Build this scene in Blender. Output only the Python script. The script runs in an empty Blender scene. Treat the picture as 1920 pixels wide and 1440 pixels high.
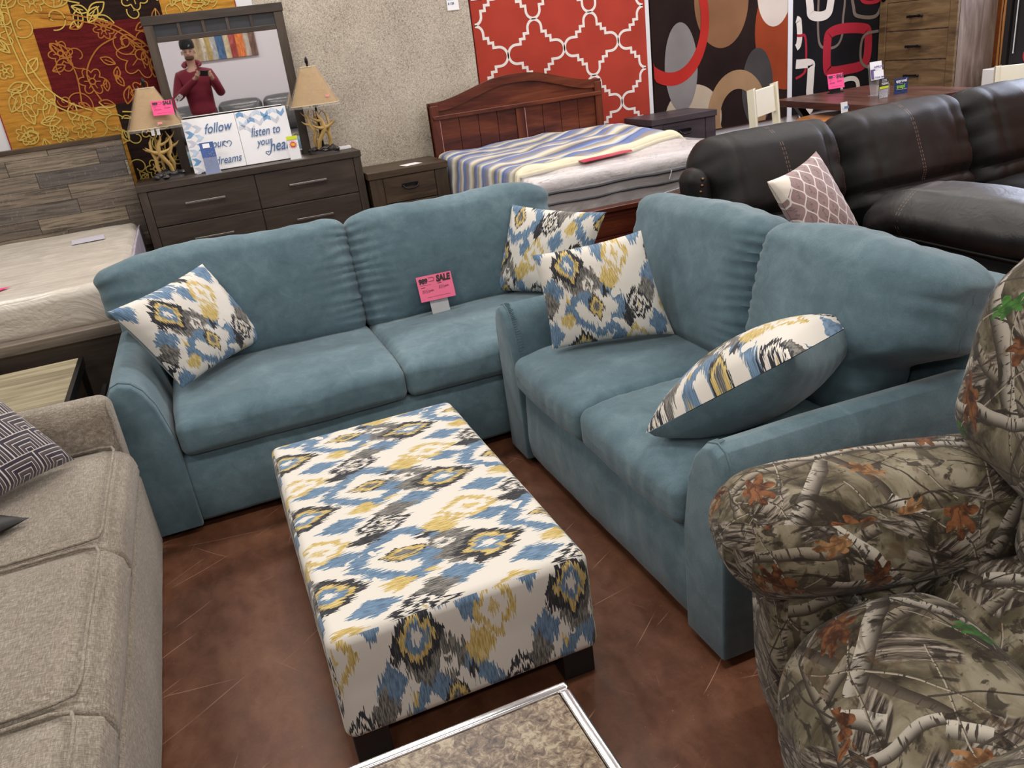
import bpy, math, random
import numpy as np
from mathutils import Vector, Matrix, Euler, Quaternion
random.seed(7)
PI = math.pi
COL = bpy.context.scene.collection
R = math.radians
# ------------------------------------------------------------------ camera
H = 1.6
YAW, PIT, ROL, F = R(19.1), R(22.8), R(-7.45), 1520.0
fw = Vector((math.sin(YAW)*math.cos(PIT), math.cos(YAW)*math.cos(PIT), -math.sin(PIT)))
r0 = Vector((math.cos(YAW), -math.sin(YAW), 0)); u0 = r0.cross(fw)
rt = math.cos(ROL)*r0 + math.sin(ROL)*u0
up = -math.sin(ROL)*r0 + math.cos(ROL)*u0
cam = bpy.data.cameras.new('camera'); cam_o = bpy.data.objects.new('camera', cam); COL.objects.link(cam_o)
m = Matrix((rt, up, -fw)).transposed().to_4x4(); m.translation = (0, 0, H)
cam_o.matrix_world = m
cam.sensor_width = 36; cam.lens = F/1920*36; cam.clip_start = 0.02
bpy.context.scene.camera = cam_o
def atY(x, y, Y):
    d = fw*F + rt*(x-960) - up*(y-720)
    return Vector((0, 0, H)) + d*(Y/d.y)
# ------------------------------------------------------------------ shader graph helper
def lin(c):
    if isinstance(c, str):
        c = [int(c[i:i+2], 16)/255 for i in (0, 2, 4)]
        c = [v/12.92 if v <= .04045 else ((v+.055)/1.055)**2.4 for v in c]
    return (c[0], c[1], c[2], 1)
class S:
    def __init__(s, g, v): s.g = g; s.v = v
    def __add__(a, b): return a.g.m('ADD', a, b)
    __radd__ = __add__
    def __sub__(a, b): return a.g.m('SUBTRACT', a, b)
    def __rsub__(a, b): return a.g.m('SUBTRACT', b, a)
    def __mul__(a, b): return a.g.m('MULTIPLY', a, b)
    __rmul__ = __mul__
    def __truediv__(a, b): return a.g.m('DIVIDE', a, b)
    def abs(a): return a.g.m('ABSOLUTE', a)
    def fract(a): return a.g.m('FRACT', a)
    def floor(a): return a.g.m('FLOOR', a)
    def sin(a): return a.g.m('SINE', a)
    def lt(a, b): return a.g.m('LESS_THAN', a, b)
    def gt(a, b): return a.g.m('GREATER_THAN', a, b)
    def min(a, b): return a.g.m('MINIMUM', a, b)
    def max(a, b): return a.g.m('MAXIMUM', a, b)
    def pow(a, b): return a.g.m('POWER', a, b)
class G:
    def __init__(g, name):
        g.mat = bpy.data.materials.new(name); g.mat.use_nodes = True
        g.t = g.mat.node_tree; g.t.nodes.clear(); g.N = g.t.nodes; g.L = g.t.links
        g.tc = g.N.new('ShaderNodeTexCoord')
    def put(g, sock, v):
        if isinstance(v, S): v = v.v
        if isinstance(v, bpy.types.NodeSocket): g.L.new(v, sock)
        elif isinstance(v, str): sock.default_value = lin(v)
        elif isinstance(v, tuple) and len(v) == 3 and sock.type == 'RGBA': sock.default_value = lin(v)
        else: sock.default_value = v
    def m(g, op, a, b=None):
        n = g.N.new('ShaderNodeMath'); n.operation = op
        g.put(n.inputs[0], a)
        if b is not None: g.put(n.inputs[1], b)
        return S(g, n.outputs[0])
    def obj(g): return S(g, g.tc.outputs['Object'])
    def uv(g): return S(g, g.tc.outputs['UV'])
    def sep(g, v):
        n = g.N.new('ShaderNodeSeparateXYZ'); g.put(n.inputs[0], v); return [S(g, o) for o in n.outputs]
    def vec(g, x=0., y=0., z=0.):
        n = g.N.new('ShaderNodeCombineXYZ')
        for i, v in enumerate((x, y, z)): g.put(n.inputs[i], v)
        return S(g, n.outputs[0])
    def noise(g, v, scale=1., detail=2., rough=.5, dist=0.):
        n = g.N.new('ShaderNodeTexNoise'); g.put(n.inputs['Vector'], v)
        n.inputs['Scale'].default_value = scale; n.inputs['Detail'].default_value = detail
        n.inputs['Roughness'].default_value = rough; n.inputs['Distortion'].default_value = dist
        return S(g, n.outputs[0])
    def vor(g, v, scale, rnd=1., feature='F1', dims='2D'):
        n = g.N.new('ShaderNodeTexVoronoi'); n.voronoi_dimensions = dims; n.feature = feature
        g.put(n.inputs['Vector'], v); n.inputs['Scale'].default_value = scale; n.inputs['Randomness'].default_value = rnd
        return n
    def wn(g, v):
        n = g.N.new('ShaderNodeTexWhiteNoise'); n.noise_dimensions = '3D'; g.put(n.inputs['Vector'], v); return S(g, n.outputs['Value'])
    def mix(g, f, a, b):
        n = g.N.new('ShaderNodeMix'); n.data_type = 'RGBA'
        g.put(n.inputs[0], f); g.put(n.inputs[6], a); g.put(n.inputs[7], b); return S(g, n.outputs[2])
    def ramp(g, f, stops, interp='LINEAR'):
        n = g.N.new('ShaderNodeValToRGB'); cr = n.color_ramp; cr.interpolation = interp
        while len(cr.elements) < len(stops): cr.elements.new(.5)
        for e, (p, c) in zip(cr.elements, stops): e.position = p; e.color = lin(c)
        g.put(n.inputs[0], f); return S(g, n.outputs[0])
    def sst(g, v, a, b):
        n = g.N.new('ShaderNodeMapRange'); n.interpolation_type = 'SMOOTHSTEP'
        g.put(n.inputs[0], v); n.inputs[1].default_value = a; n.inputs[2].default_value = b; return S(g, n.outputs[0])
    def bump(g, h, strength=.3, dist=.005):
        n = g.N.new('ShaderNodeBump'); n.inputs['Strength'].default_value = strength; n.inputs['Distance'].default_value = dist
        g.put(n.inputs['Height'], h); return S(g, n.outputs[0])
    def out(g, col, rough=.6, nrm=None, **k):
        p = g.N.new('ShaderNodeBsdfPrincipled'); o = g.N.new('ShaderNodeOutputMaterial')
        g.put(p.inputs['Base Color'], col); g.put(p.inputs['Roughness'], rough)
        if nrm is not None: g.put(p.inputs['Normal'], nrm)
        names = dict(metal='Metallic', sheen='Sheen Weight', sheen_rough='Sheen Roughness', coat='Coat Weight', coat_rough='Coat Roughness', trans='Transmission Weight', ior='IOR', alpha='Alpha', spec='Specular IOR Level', emis='Emission Strength', emc='Emission Color')
        for a, v in k.items(): g.put(p.inputs[names[a]], v)
        g.L.new(p.outputs[0], o.inputs[0]); return g.mat
def plain(name, c, rough=.5, var=.08, scale=20., **k):
    g = G(name); n = g.noise(g.obj(), scale, 3.)
    c = lin(c)[:3]; a = tuple(v*(1-var) for v in c); b = tuple(min(1, v*(1+var)) for v in c)
    return g.out(g.mix(n, a, b), rough, **k)
# ------------------------------------------------------------------ mesh helpers
ORG = {}
def thing(name, label, cat, loc=(0, 0, 0), rotz=0., group=None, rot=None):
    o = bpy.data.objects.new(name, None); COL.objects.link(o); o.location = loc
    o.rotation_euler = rot if rot else (0, 0, rotz); o.empty_display_size = .1
    o['label'] = label; o['category'] = cat
    if group: o['group'] = group
    ORG[o.name] = Vector(loc); return o
def tag(o, label, cat, group=None, kind=None):
    o['label'] = label; o['category'] = cat
    if group: o['group'] = group
    if kind: o['kind'] = kind
    return o
def link_mesh(name, V, Fc, mats, parent=None, world=False, smooth=True, mi=None, uv=None, bevel=0, sub=0, solid=0, seg=2, origin=None, angle=40):
    V = np.asarray(V, float)
    off = None
    if world and parent is not None: off = ORG[parent.name]
    if parent is None and origin is not None: off = Vector(origin)
    if off is not None: V = V - np.array(off)
    me = bpy.data.meshes.new(name); me.from_pydata(V.tolist(), [], [tuple(int(i) for i in f) for f in Fc])
    if not isinstance(mats, (list, tuple)): mats = [mats]
    for mm in mats: me.materials.append(mm)
    if mi is not None: me.polygons.foreach_set('material_index', mi)
    me.polygons.foreach_set('use_smooth', [bool(smooth)]*len(me.polygons))
    if uv is not None:
        ul = me.uv_layers.new(name='UVMap'); ul.data.foreach_set('uv', np.asarray(uv, float).ravel())
    me.update()
    o = bpy.data.objects.new(name, me); COL.objects.link(o)
    if parent is not None: o.parent = parent; ORG[o.name] = ORG[parent.name]
    elif origin is not None: o.location = origin
    if solid: md = o.modifiers.new('s', 'SOLIDIFY'); md.thickness = solid; md.offset = 0
    if bevel:
        md = o.modifiers.new('b', 'BEVEL'); md.width = bevel; md.segments = seg; md.limit_method = 'ANGLE'; md.angle_limit = R(angle); md.harden_normals = False
    if sub: md = o.modifiers.new('u', 'SUBSURF'); md.levels = sub; md.render_levels = sub
    if smooth and not sub:
        me.set_sharp_from_angle(angle=R(50)) if not bevel else None
    return o
def rotm(rx=0, ry=0, rz=0): return np.array(Euler((rx, ry, rz)).to_matrix())
class MB:
    def __init__(s): s.V = []; s.F = []; s.M = []; s.cur = 0
    def add(s, V, Fc):
        b = len(s.V); s.V += [tuple(float(c) for c in v) for v in V]
        s.F += [tuple(int(i)+b for i in f) for f in Fc]; s.M += [s.cur]*len(Fc); return s
    def mat(s, i): s.cur = i; return s
    def box(s, x0, x1, y0, y1, z0, z1, rot=None, piv=None):
        V = np.array([(x, y, z) for x in (x0, x1) for y in (y0, y1) for z in (z0, z1)], float)
        if rot is not None:
            c = np.array(piv if piv is not None else V.mean(0)); V = (V-c)@np.array(rot).T + c
        return s.add(V, [(0, 1, 3, 2), (4, 6, 7, 5), (0, 4, 5, 1), (2, 3, 7, 6), (0, 2, 6, 4), (1, 5, 7, 3)])
    def quad(s, a, b, c, d): return s.add([a, b, c, d], [(0, 1, 2, 3)])
    def poly(s, pts): return s.add(pts, [tuple(range(len(pts)))])
    def prism(s, prof, axis, a, b):
        """prof: 2D points in the remaining two axes (cyclic order), swept a..b along axis"""
        n = len(prof); V = []
        for t in (a, b):
            for p in prof:
                V.append({0: (t, p[0], p[1]), 1: (p[0], t, p[1]), 2: (p[0], p[1], t)}[axis])
        Fc = [tuple(range(n)), tuple(range(2*n-1, n-1, -1))] + [(i, (i+1) % n, n+(i+1) % n, n+i) for i in range(n)]
        return s.add(V, Fc)
    def tube(s, pts, rad, n=8, cap=True):
        P = [Vector(p) for p in pts]; k = len(P)
        if not isinstance(rad, (list, tuple)): rad = [rad]*k
        V = []; prev = None
        for i, p in enumerate(P):
            t = (P[min(i+1, k-1)] - P[max(i-1, 0)]).normalized()
            if prev is None:
                a = Vector((0, 0, 1)) if abs(t.z) < .9 else Vector((1, 0, 0)); prev = t.cross(a).normalized()
            prev = (prev - t*prev.dot(t)).normalized(); q = t.cross(prev)
            for j in range(n):
                an = 2*PI*j/n; V.append(p + (prev*math.cos(an) + q*math.sin(an))*rad[i])
        Fc = [(i*n+j, i*n+(j+1) % n, (i+1)*n+(j+1) % n, (i+1)*n+j) for i in range(k-1) for j in range(n)]
        if cap: Fc += [tuple(range(n-1, -1, -1)), tuple(range((k-1)*n, k*n))]
        return s.add(V, Fc)
    def lathe(s, prof, c=(0, 0, 0), n=24, sx=1, sy=1):
        V = [(c[0]+r*math.cos(2*PI*j/n)*sx, c[1]+r*math.sin(2*PI*j/n)*sy, c[2]+z) for r, z in prof for j in range(n)]
        k = len(prof)
        Fc = [(i*n+j, i*n+(j+1) % n, (i+1)*n+(j+1) % n, (i+1)*n+j) for i in range(k-1) for j in range(n)]
        Fc += [tuple(range(n-1, -1, -1)), tuple(range((k-1)*n, k*n))]
        return s.add(V, Fc)
    def ball(s, c, r, n=10, sq=(1, 1, 1), jit=0, seed=0):
        rd = random.Random(seed); V = []; k = n//2
        V.append((c[0], c[1], c[2]-r*sq[2]))
        for i in range(1, k):
            th = PI*i/k
            for j in range(n):
                rr = r*(1+rd.uniform(-jit, jit)); ph = 2*PI*j/n
                V.append((c[0]+rr*math.sin(th)*math.cos(ph)*sq[0], c[1]+rr*math.sin(th)*math.sin(ph)*sq[1], c[2]-rr*math.cos(th)*sq[2]))
        V.append((c[0], c[1], c[2]+r*sq[2])); e = len(V)-1
        Fc = [(0, 1+(j+1) % n, 1+j) for j in range(n)] + [(1+i*n+j, 1+i*n+(j+1) % n, 1+(i+1)*n+(j+1) % n, 1+(i+1)*n+j) for i in range(k-2) for j in range(n)] + [(1+(k-2)*n+j, 1+(k-2)*n+(j+1) % n, e) for j in range(n)]
        return s.add(V, Fc)
    def ribbon(s, pts, w, nrm=(0, -1, 0), closed=False):
        """flat strip of width w following pts in a plane"""
        P = [Vector(p) for p in pts]; N = Vector(nrm); k = len(P); V = []
        for i, p in enumerate(P):
            if closed: a, b = P[i-1], P[(i+1) % k]
            else: a, b = P[max(i-1, 0)], P[min(i+1, k-1)]
            d1 = (p-a); d2 = (b-p)
            t = ((d1.normalized() if d1.length > 1e-9 else Vector()) + (d2.normalized() if d2.length > 1e-9 else Vector()))
            t = t.normalized() if t.length > 1e-6 else Vector((1, 0, 0))
            q = N.cross(t).normalized()
            sc = 1.
            if d1.length > 1e-9 and d2.length > 1e-9:
                cs = max(.5, t.dot(d2.normalized())); sc = 1/cs
            V += [p+q*w/2*sc, p-q*w/2*sc]
        n = k if closed else k-1
        return s.add(V, [(2*i, 2*((i+1) % k), 2*((i+1) % k)+1, 2*i+1) for i in range(n)])
    def build(s, name, mats, parent=None, **k):
        k.setdefault('world', True); k.setdefault('smooth', False)
        return link_mesh(name, s.V, s.F, mats, parent, mi=s.M, **k)
def vn(P, seed=0):
    P = np.asarray(P, float) + seed*17.31
    i = np.floor(P).astype(np.int64); f = P-i; f = f*f*(3-2*f)
    def h(a, b, c):
        n = (a*73856093) ^ (b*19349663) ^ (c*83492791) ^ (seed*2654435)
        n = (n ^ (n >> 13)) & 0x7fffffff; n = (n*(n*n % 15731 + 789221) + 1376312589) & 0x7fffffff
        return n/1073741824.0 - 1
    r = 0
    for a in (0, 1):
        for b in (0, 1):
            for c in (0, 1):
                w = (f[:, 0] if a else 1-f[:, 0])*(f[:, 1] if b else 1-f[:, 1])*(f[:, 2] if c else 1-f[:, 2])
                r = r + w*h(i[:, 0]+a, i[:, 1]+b, i[:, 2]+c)
    return r
def fbm(P, seed=0, o=3):
    r = 0; a = 1
    P = np.asarray(P, float)
    for k in range(o): r = r + a*vn(P*(2**k), seed+k); a *= .5
    return r/1.75
def rbox(sx, sy, sz, r, res=.02):
    """rounded box centred on the origin: V, faces, uv (metres, per face side)"""
    h = np.array([sx, sy, sz])/2; r = min(r, h.min()*.999)
    def line(a):
        inner = max(2, int(round((2*a-2*r)/res))+1)
        e = [-a + r*(1-math.tan(PI/4*(1-k/5))) for k in range(5)]
        mid = list(np.linspace(-a+r, a-r, inner)); e2 = [-v for v in e[::-1]]
        return np.array(e+mid+e2)
    L = [line(a) for a in h]; V = []; key = {}; Fc = []; UV = []; AX = []
    def vid(p):
        k = tuple(np.round(p, 6))
        if k not in key:
            q = np.clip(p, -(h-r), h-r); d = p-q; n = np.linalg.norm(d)
            V.append(q+d/n*r if n > 1e-9 else p); key[k] = len(V)-1
        return key[k]
    for ax in range(3):
        u, v = [(1, 2), (0, 2), (0, 1)][ax]
        for sg in (-1, 1):
            A, B = L[u], L[v]; ids = np.empty((len(A), len(B)), int)
            for i, a in enumerate(A):
                for j, b in enumerate(B):
                    p = np.zeros(3); p[ax] = sg*h[ax]; p[u] = a; p[v] = b; ids[i, j] = vid(p)
            flip = (sg > 0) != (ax == 1)
            for i in range(len(A)-1):
                for j in range(len(B)-1):
                    f = [ids[i, j], ids[i+1, j], ids[i+1, j+1], ids[i, j+1]]; w = [(A[i], B[j]), (A[i+1], B[j]), (A[i+1], B[j+1]), (A[i], B[j+1])]
                    w = [(a+ax*.37, b+.11*ax) for a, b in w]
                    if not flip: f = f[::-1]; w = w[::-1]
                    Fc.append(f); UV += w; AX += [ax]*4
    rbox.ax = np.array(AX)
    return np.array(V), Fc, np.array(UV)
def sm(t, a, b):
    t = np.clip((t-a)/(b-a), 0, 1); return t*t*(3-2*t)
def cushion(name, size, r, mat, parent, fn=None, loc=(0, 0, 0), rot=(0, 0, 0), puff=(.02, .02, .03), wr=.004, ws=7., seed=1, res=.02, uvf=None, world=False, **kw):
    V, Fc, UV = rbox(*size, r, res); h = np.array(size)/2; U = V/h
    bl = [(1-U[:, 1]**2)*(1-U[:, 2]**2), (1-U[:, 0]**2)*(1-U[:, 2]**2), (1-U[:, 0]**2)*(1-U[:, 1]**2)]
    P = V.copy()
    for a in range(3): P[:, a] += np.sign(U[:, a])*np.abs(U[:, a])**3*puff[a]*np.clip(bl[a], 0, 1)**.6
    if wr:
        for a in range(3): P[:, a] += wr*fbm(V*ws, seed+a*5)
    if fn: P = fn(P, U, V)
    M_ = rotm(*rot); P = P@M_.T + np.array(loc)
    return link_mesh(name, P, Fc, mat, parent, world=world, uv=uvf(UV) if uvf else UV, **kw)
def pillow(name, corners, thick, mats, parent, pinch=.05, seed=1, n=44, sizes=(1, 1), off=(0, 0), sag=None, wr=.004, ref=None):
    """corners c00,c10,c11,c01 world; front cover faces normal u x v; two meshes"""
    c = [np.array(p, float) for p in corners]; g = np.linspace(-1, 1, n)
    Uu, Vv = np.meshgrid(g, g, indexing='ij'); u = Uu.ravel(); v = Vv.ravel()
    u2 = u*(1-pinch*(1-v**2)); v2 = v*(1-pinch*(1-u**2))
    s = (u2+1)/2; t = (v2+1)/2
    base = np.outer((1-s)*(1-t), c[0])+np.outer(s*(1-t), c[1])+np.outer(s*t, c[2])+np.outer((1-s)*t, c[3])
    nr = np.cross(c[1]-c[0], c[3]-c[0]); nr /= np.linalg.norm(nr)
    dome = ((1-u**2)*(1-v**2))**.42; ed = np.minimum(1-abs(u), 1-abs(v))
    wrk = wr*fbm(np.stack([u*3, v*3, u*0], 1), seed)+ .004*np.sin(u*26+v*5)*np.exp(-(1-abs(v))/.12)*(1-u**2)+.004*np.sin(v*26+u*5)*np.exp(-(1-abs(u))/.12)*(1-v**2)
    idx = np.arange(n*n).reshape(n, n); Fc = []; UV = []
    uu = (u+1)/2*sizes[0]+off[0]; vv = (v+1)/2*sizes[1]+off[1]
    for i in range(n-1):
        for j in range(n-1):
            f = (idx[i, j], idx[i+1, j], idx[i+1, j+1], idx[i, j+1]); Fc.append(f)
    outs = []
    for k, (nm, sg, mt) in enumerate(((name[0], 1, mats[0]), (name[1], -1, mats[1]))):
        P = base + np.outer(dome*thick/2*sg + (wrk*np.clip(ed*6, 0, 1)) + sg*.0008, nr)
        ff = Fc if sg > 0 else [x[::-1] for x in Fc]
        UV = [(uu[i], vv[i]) for x in ff for i in x]
        outs.append(link_mesh(nm, P, ff, mt, parent, world=True, uv=UV))
    return outs
def text(parent, s, size, loc, xdir, ydir, mat, name='lettering', shear=0, bold=0., align='LEFT', sx=1., label=None):
    cu = bpy.data.curves.new('t', 'FONT'); cu.body = s; cu.size = size; cu.shear = shear; cu.offset = bold; cu.align_x = align
    cu.resolution_u = 3; cu.extrude = .0003
    o = bpy.data.objects.new('t', cu); COL.objects.link(o)
    bpy.context.view_layer.update()
    me = bpy.data.meshes.new_from_object(o); bpy.data.objects.remove(o)
    x = Vector(xdir).normalized(); y = Vector(ydir).normalized(); n = x.cross(y)
    V = [Vector(loc)+x*v.co.x*sx+y*v.co.y+n*v.co.z for v in me.vertices]
    Fc = [tuple(p.vertices) for p in me.polygons]
    q = link_mesh(name, V, Fc, mat, parent, world=True, smooth=False)
    if label: q['label'] = label
    return q
def copy_tree(o, **props):
    c = o.copy(); COL.objects.link(c); ORG[c.name] = ORG.get(o.name, Vector())
    for k, v in props.items(): c[k] = v
    for ch in o.children:
        d = ch.copy(); COL.objects.link(d); d.parent = c
        for g in ch.children:
            e = g.copy(); COL.objects.link(e); e.parent = d
    return c
def struct(o): o['kind'] = 'structure'; return o
# ------------------------------------------------------------------ materials
def suede():
    g = G('teal_suede'); p = g.obj()
    a = g.noise(p, 3.2, 5., .62, .6); b = g.noise(p, 14., 4., .6, 1.); c = g.noise(p, 260., 2.)
    f = a*.55+b*.3+c*.15
    col = g.ramp(f, [(.33, (.070, .118, .146)), (.5, (.105, .170, .205)), (.66, (.165, .245, .285))])
    h = g.noise(p, 9., 4., .6, .5)*1. + c*.12
    return g.out(col, .9, g.bump(h, .35, .008), sheen=.22, sheen_rough=.5, spec=.12)
def ikat(sw=1., sh=1., tw=.40, th=.42, name='ikat_print'):
    g = G(name); x, y, _ = g.sep(g.uv())
    fine = g.noise(g.vec(x*230., y*16.), 1., 1.)-.5
    mid = g.noise(g.vec(x*70., y*7.), 1., 2.)-.5
    wob = g.noise(g.vec(x*5., y*5.), 1., 1.)-.5
    U = x/tw + wob*.05 + (g.noise(g.vec(x*9., y*30.), 1., 1.)-.5)*.02
    Vv = y/th + fine*.19 + mid*.19
    col = (.70, .665, .61)
    dry = g.noise(g.vec(x*330., y*30.), 1., 3.)
    def D(cx, cy, rx, ry, p=1.):
        dx = ((U-cx+.5).fract()-.5).abs()/rx; dy = ((Vv-cy+.5).fract()-.5).abs()/ry
        if p != 1.: return (dx.pow(p)+dy.pow(p))
        return dx+dy
    def lay(col, c, mask): return g.mix(mask, col, c)
    BL, BL2, BK, GY, GD, WH = (.080, .135, .22), (.165, .265, .39), (.022, .022, .028), (.13, .125, .12), (.52, .38, .12), (.70, .665, .61)
    blue = g.mix(g.sst(dry, .35, .6), BL, BL2)
    gold = g.mix(g.sst(dry, .35, .65), (.42, .29, .07), (.66, .53, .24))
    black = g.mix(g.sst(dry, .45, .75), BK, (.10, .10, .11))
    grey = g.mix(g.sst(dry, .4, .6), (.07, .067, .065), (.24, .23, .21))
    # blue lattice round the small medallion
    d = D(.18, .5, .33, .36, 1.2); col = lay(col, blue, d.lt(1.)*d.gt(.62)*g.noise(g.vec(x*14., y*10.), 1., 1.).gt(.33))
    d = D(.74, .22, .10, .17); col = lay(col, blue, d.lt(1.))
    d = D(.80, .74, .11, .16); col = lay(col, blue, d.lt(1.))
    d = D(.34, .12, .09, .16); col = lay(col, blue, d.lt(1.))
    # grey sweep beside the large medallion
    d = D(.10, -.20, .20, .20, 1.3); col = lay(col, grey, d.lt(1.))
    d = D(.16, -.24, .055, .06, 2.); col = lay(col, WH, d.lt(1.)*d.gt(.25))
    d = D(.10, -.38, .10, .10); col = lay(col, blue, d.lt(1.))
    # large medallion
    for r_, c_ in ((1., black), (.70, gold), (.48, blue), (.22, WH)):
        d = D(0., 0., .175*r_, .25*r_, 1.15); col = lay(col, c_, d.lt(1.))
    # outlined gold diamond
    d = D(.5, .03, .15, .21, 1.2); col = lay(col, gold, d.lt(1.)*d.gt(.66))
    d = D(.5, .03, .045, .07); col = lay(col, gold, d.lt(1.)*dry.gt(.42))
    # dark double diamond
    for r_, c_ in ((1., black), (.70, WH), (.46, black), (.24, WH), (.10, gold)):
        d = D(.60, .47, .155*r_, .20*r_); col = lay(col, c_, d.lt(1.))
    d = D(.74, .60, .10, .15); col = lay(col, grey, d.lt(1.))
    d = D(.47, .33, .07, .12); col = lay(col, black, d.lt(1.))
    # small medallion
    for r_, c_ in ((1., black), (.82, gold), (.45, grey)):
        d = D(.18, .5, .085*r_, .155*r_, 1.2); col = lay(col, c_, d.lt(1.))
    # gold blots and flecks
    d = D(.37, .80, .10, .12, 1.4); col = lay(col, gold, d.lt(1.))
    d = D(.88, .40, .075, .10, 1.4); col = lay(col, gold, d.lt(1.))
    d = D(.30, .66, .035, .07); col = lay(col, black, d.lt(1.))
    d = D(.86, .90, .05, .06); col = lay(col, black, d.lt(1.))
    d = D(.92, .62, .03, .05); col = lay(col, gold, d.lt(1.))
    weave = g.noise(g.vec(x*900., y*300.), 1., 1.)
    return g.out(col, .85, g.bump(weave, .25, .001), sheen=.15, spec=.2)
def wood(name, c1, c2, c3, ax=0, sc=1., rough=.5, st=12., bumpy=.15, knots=True, spec=.4):
    g = G(name); x, y, z = g.sep(g.obj()); L_ = [x, y, z]
    v = [L_[i]*((1.6 if i == ax else st)*sc) for i in range(3)]
    n = g.noise(g.vec(*v), 1., 6., .62, .8); v2 = [L_[i]*((6. if i == ax else 160.)*sc) for i in range(3)]
    f = g.noise(g.vec(*v2), 1., 3., .6)
    col = g.ramp(n*.8+f*.2, [(.3, c1), (.48, c2), (.68, c3)])
    return g.out(col, rough, g.bump(f, bumpy, .002), spec=spec)
def planks():
    g = G('reclaimed_planks'); x, y, z = g.sep(g.obj())
    row = (z/.092).floor(); rw = g.wn(g.vec(row, 3.3, 1.)); xx = x/.52+rw*3.7; cell = xx.floor()
    idn = g.wn(g.vec(cell, row, 5.)); gr = g.noise(g.vec(x*3.+idn*9., z*60., idn*20.), 1., 6., .65, .6); fi = g.noise(g.vec(x*90., z*30., idn), 1., 3., .7)
    base = g.ramp(idn, [(0., (.085, .065, .055)), (.3, (.17, .135, .105)), (.55, (.25, .20, .145)), (.8, (.11, .095, .09)), (1., (.36, .30, .22))])
    dk = g.mix(g.sst(gr, .3, .62), (.035, .028, .024), base)
    col = g.mix(g.sst(fi, .58, .8)*.5, dk, (.40, .35, .27))
    e = ((z/.092).fract()-.5).abs().gt(.485).max((xx.fract()-.5).abs().gt(.496))
    return g.out(g.mix(e, col, (.02, .016, .013)), .7, g.bump(gr-e*.6, .3, .003))
def camo():
    g = G('woodland_camo_fabric'); x, y, _ = g.sep(g.uv())
    def no(sx, sy, det=3., o=0., d=0.): return g.noise(g.vec(x*sx+o, y*sy, o), 1., det, .6, d)
    col = g.ramp(no(7., 7., 5., 0., 1.), [(.32, (.022, .017, .011)), (.43, (.085, .070, .042)), (.53, (.185, .158, .105)), (.66, (.31, .275, .20))])
    # blurred dark brush in the background
    k = no(26., 9., 4., 3.); col = g.mix(g.sst(k, .53, .62)*.75, col, (.035, .026, .016))
    # tree bark zones
    for a, o, thr in ((.6, 5., .56), (-.5, 9., .58)):
        ca, sa = math.cos(a), math.sin(a); s_ = x*ca+y*sa; t_ = y*ca-x*sa
        zone = g.sst(g.noise(g.vec(s_*2.6+o, t_*6.), 1., 2.), thr, thr+.02)
        bk = g.noise(g.vec(s_*11.+o, t_*95.), 1., 4., .65, .8)
        bark = g.ramp(bk, [(.40, (.028, .02, .016)), (.5, (.13, .105, .08)), (.60, (.33, .29, .24))])
        col = g.mix(zone, col, bark)
    # branches: long thin wavy bands
    def branch(col, a, per, w, o, light, amp=.045, thr=.45):
        ca, sa = math.cos(a), math.sin(a); s_ = x*ca+y*sa; t_ = y*ca-x*sa
        wv = g.noise(g.vec(s_*4.+o, o, t_*1.5), 1., 2.)-.5
        d = ((t_+wv*amp*2+o)/per).fract()-.5
        dd = d.abs()*per; gate = g.noise(g.vec(s_*2.2+o*3, (t_/per).floor()*3.7), 1., 1.).gt(thr)
        lit = d*per/w
        tick = g.noise(g.vec(s_*130.+o, t_*25.), 1., 2.)
        c = g.mix(g.sst(lit, -1., .7), (.04, .03, .022), light)
        c = g.mix(g.sst(tick, .56, .62), c, (.05, .038, .03))
        return g.mix(dd.lt(w)*gate, col, c)
    col = branch(col, 1.9, .23, .010, 1.3, (.10, .08, .06))
    col = branch(col, .3, .31, .014, 2.1, (.30, .26, .20))
    col = branch(col, -.75, .27, .018, 4.7, (.50, .46, .39), thr=.5)
    col = branch(col, .9, .35, .022, 7.9, (.44, .40, .34), .07, .5)
    for i, (a, per) in enumerate(((.15, .11), (1.2, .13), (-.4, .12), (2.2, .15), (-1.1, .16))):
        col = branch(col, a, per, .0022, 11.+i*3.1, (.38, .33, .26) if i % 2 else (.06, .05, .04), .06, .47)
    # darker litter patches
    k = no(12., 16., 5., 21., 1.5); col = g.mix(g.sst(k, .54, .60)*.85, col, (.022, .016, .011))
    k = no(16., 9., 5., 31., 1.5); col = g.mix(g.sst(k, .60, .66)*.5, col, (.09, .05, .025))
    col = branch(col, -.25, .33, .013, 23.9, (.46, .42, .36), .08, .5)
    # oak leaves
    def leaves(col, sc, off, size, thr, ca_, cb_):
        wx = (g.noise(g.vec(x*24., y*24., off), 1., 2.)-.5)*.035; wy = (g.noise(g.vec(x*24., y*24., off+9.), 1., 2.)-.5)*.035
        X_ = x+wx; Y_ = y+wy
        n = g.vor(g.vec(X_+off, Y_+off*.7), sc); pos = S(g, n.outputs['Position']); rnd = S(g, n.outputs['Color'])
        r1, r2, r3 = g.sep(rnd); px, py, _z = g.sep(pos)
        qx = X_+off-px; qy = Y_+off*.7-py; c_ = (r2*6.28).sin(); s_ = (r2*6.28+1.57).sin()
        ux = qx*c_+qy*s_; uy = (qy*c_-qx*s_)*1.9
        th = g.m('ARCTAN2', uy, ux); r = (ux*ux+uy*uy).pow(.5)
        lob = (th*3.5).sin().abs()*.55+.45
        ms = r.lt(lob*size)*r1.gt(thr)
        sh = g.noise(g.vec(x*45., y*45., off), 1., 3.); vein = uy.abs().lt(.0022).max((ux*70.+uy.abs()*60.).sin().gt(.93))
        return g.mix(ms, col, g.mix(vein*.6, g.mix(g.sst(sh, .35, .65), ca_, cb_), ca_))
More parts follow.
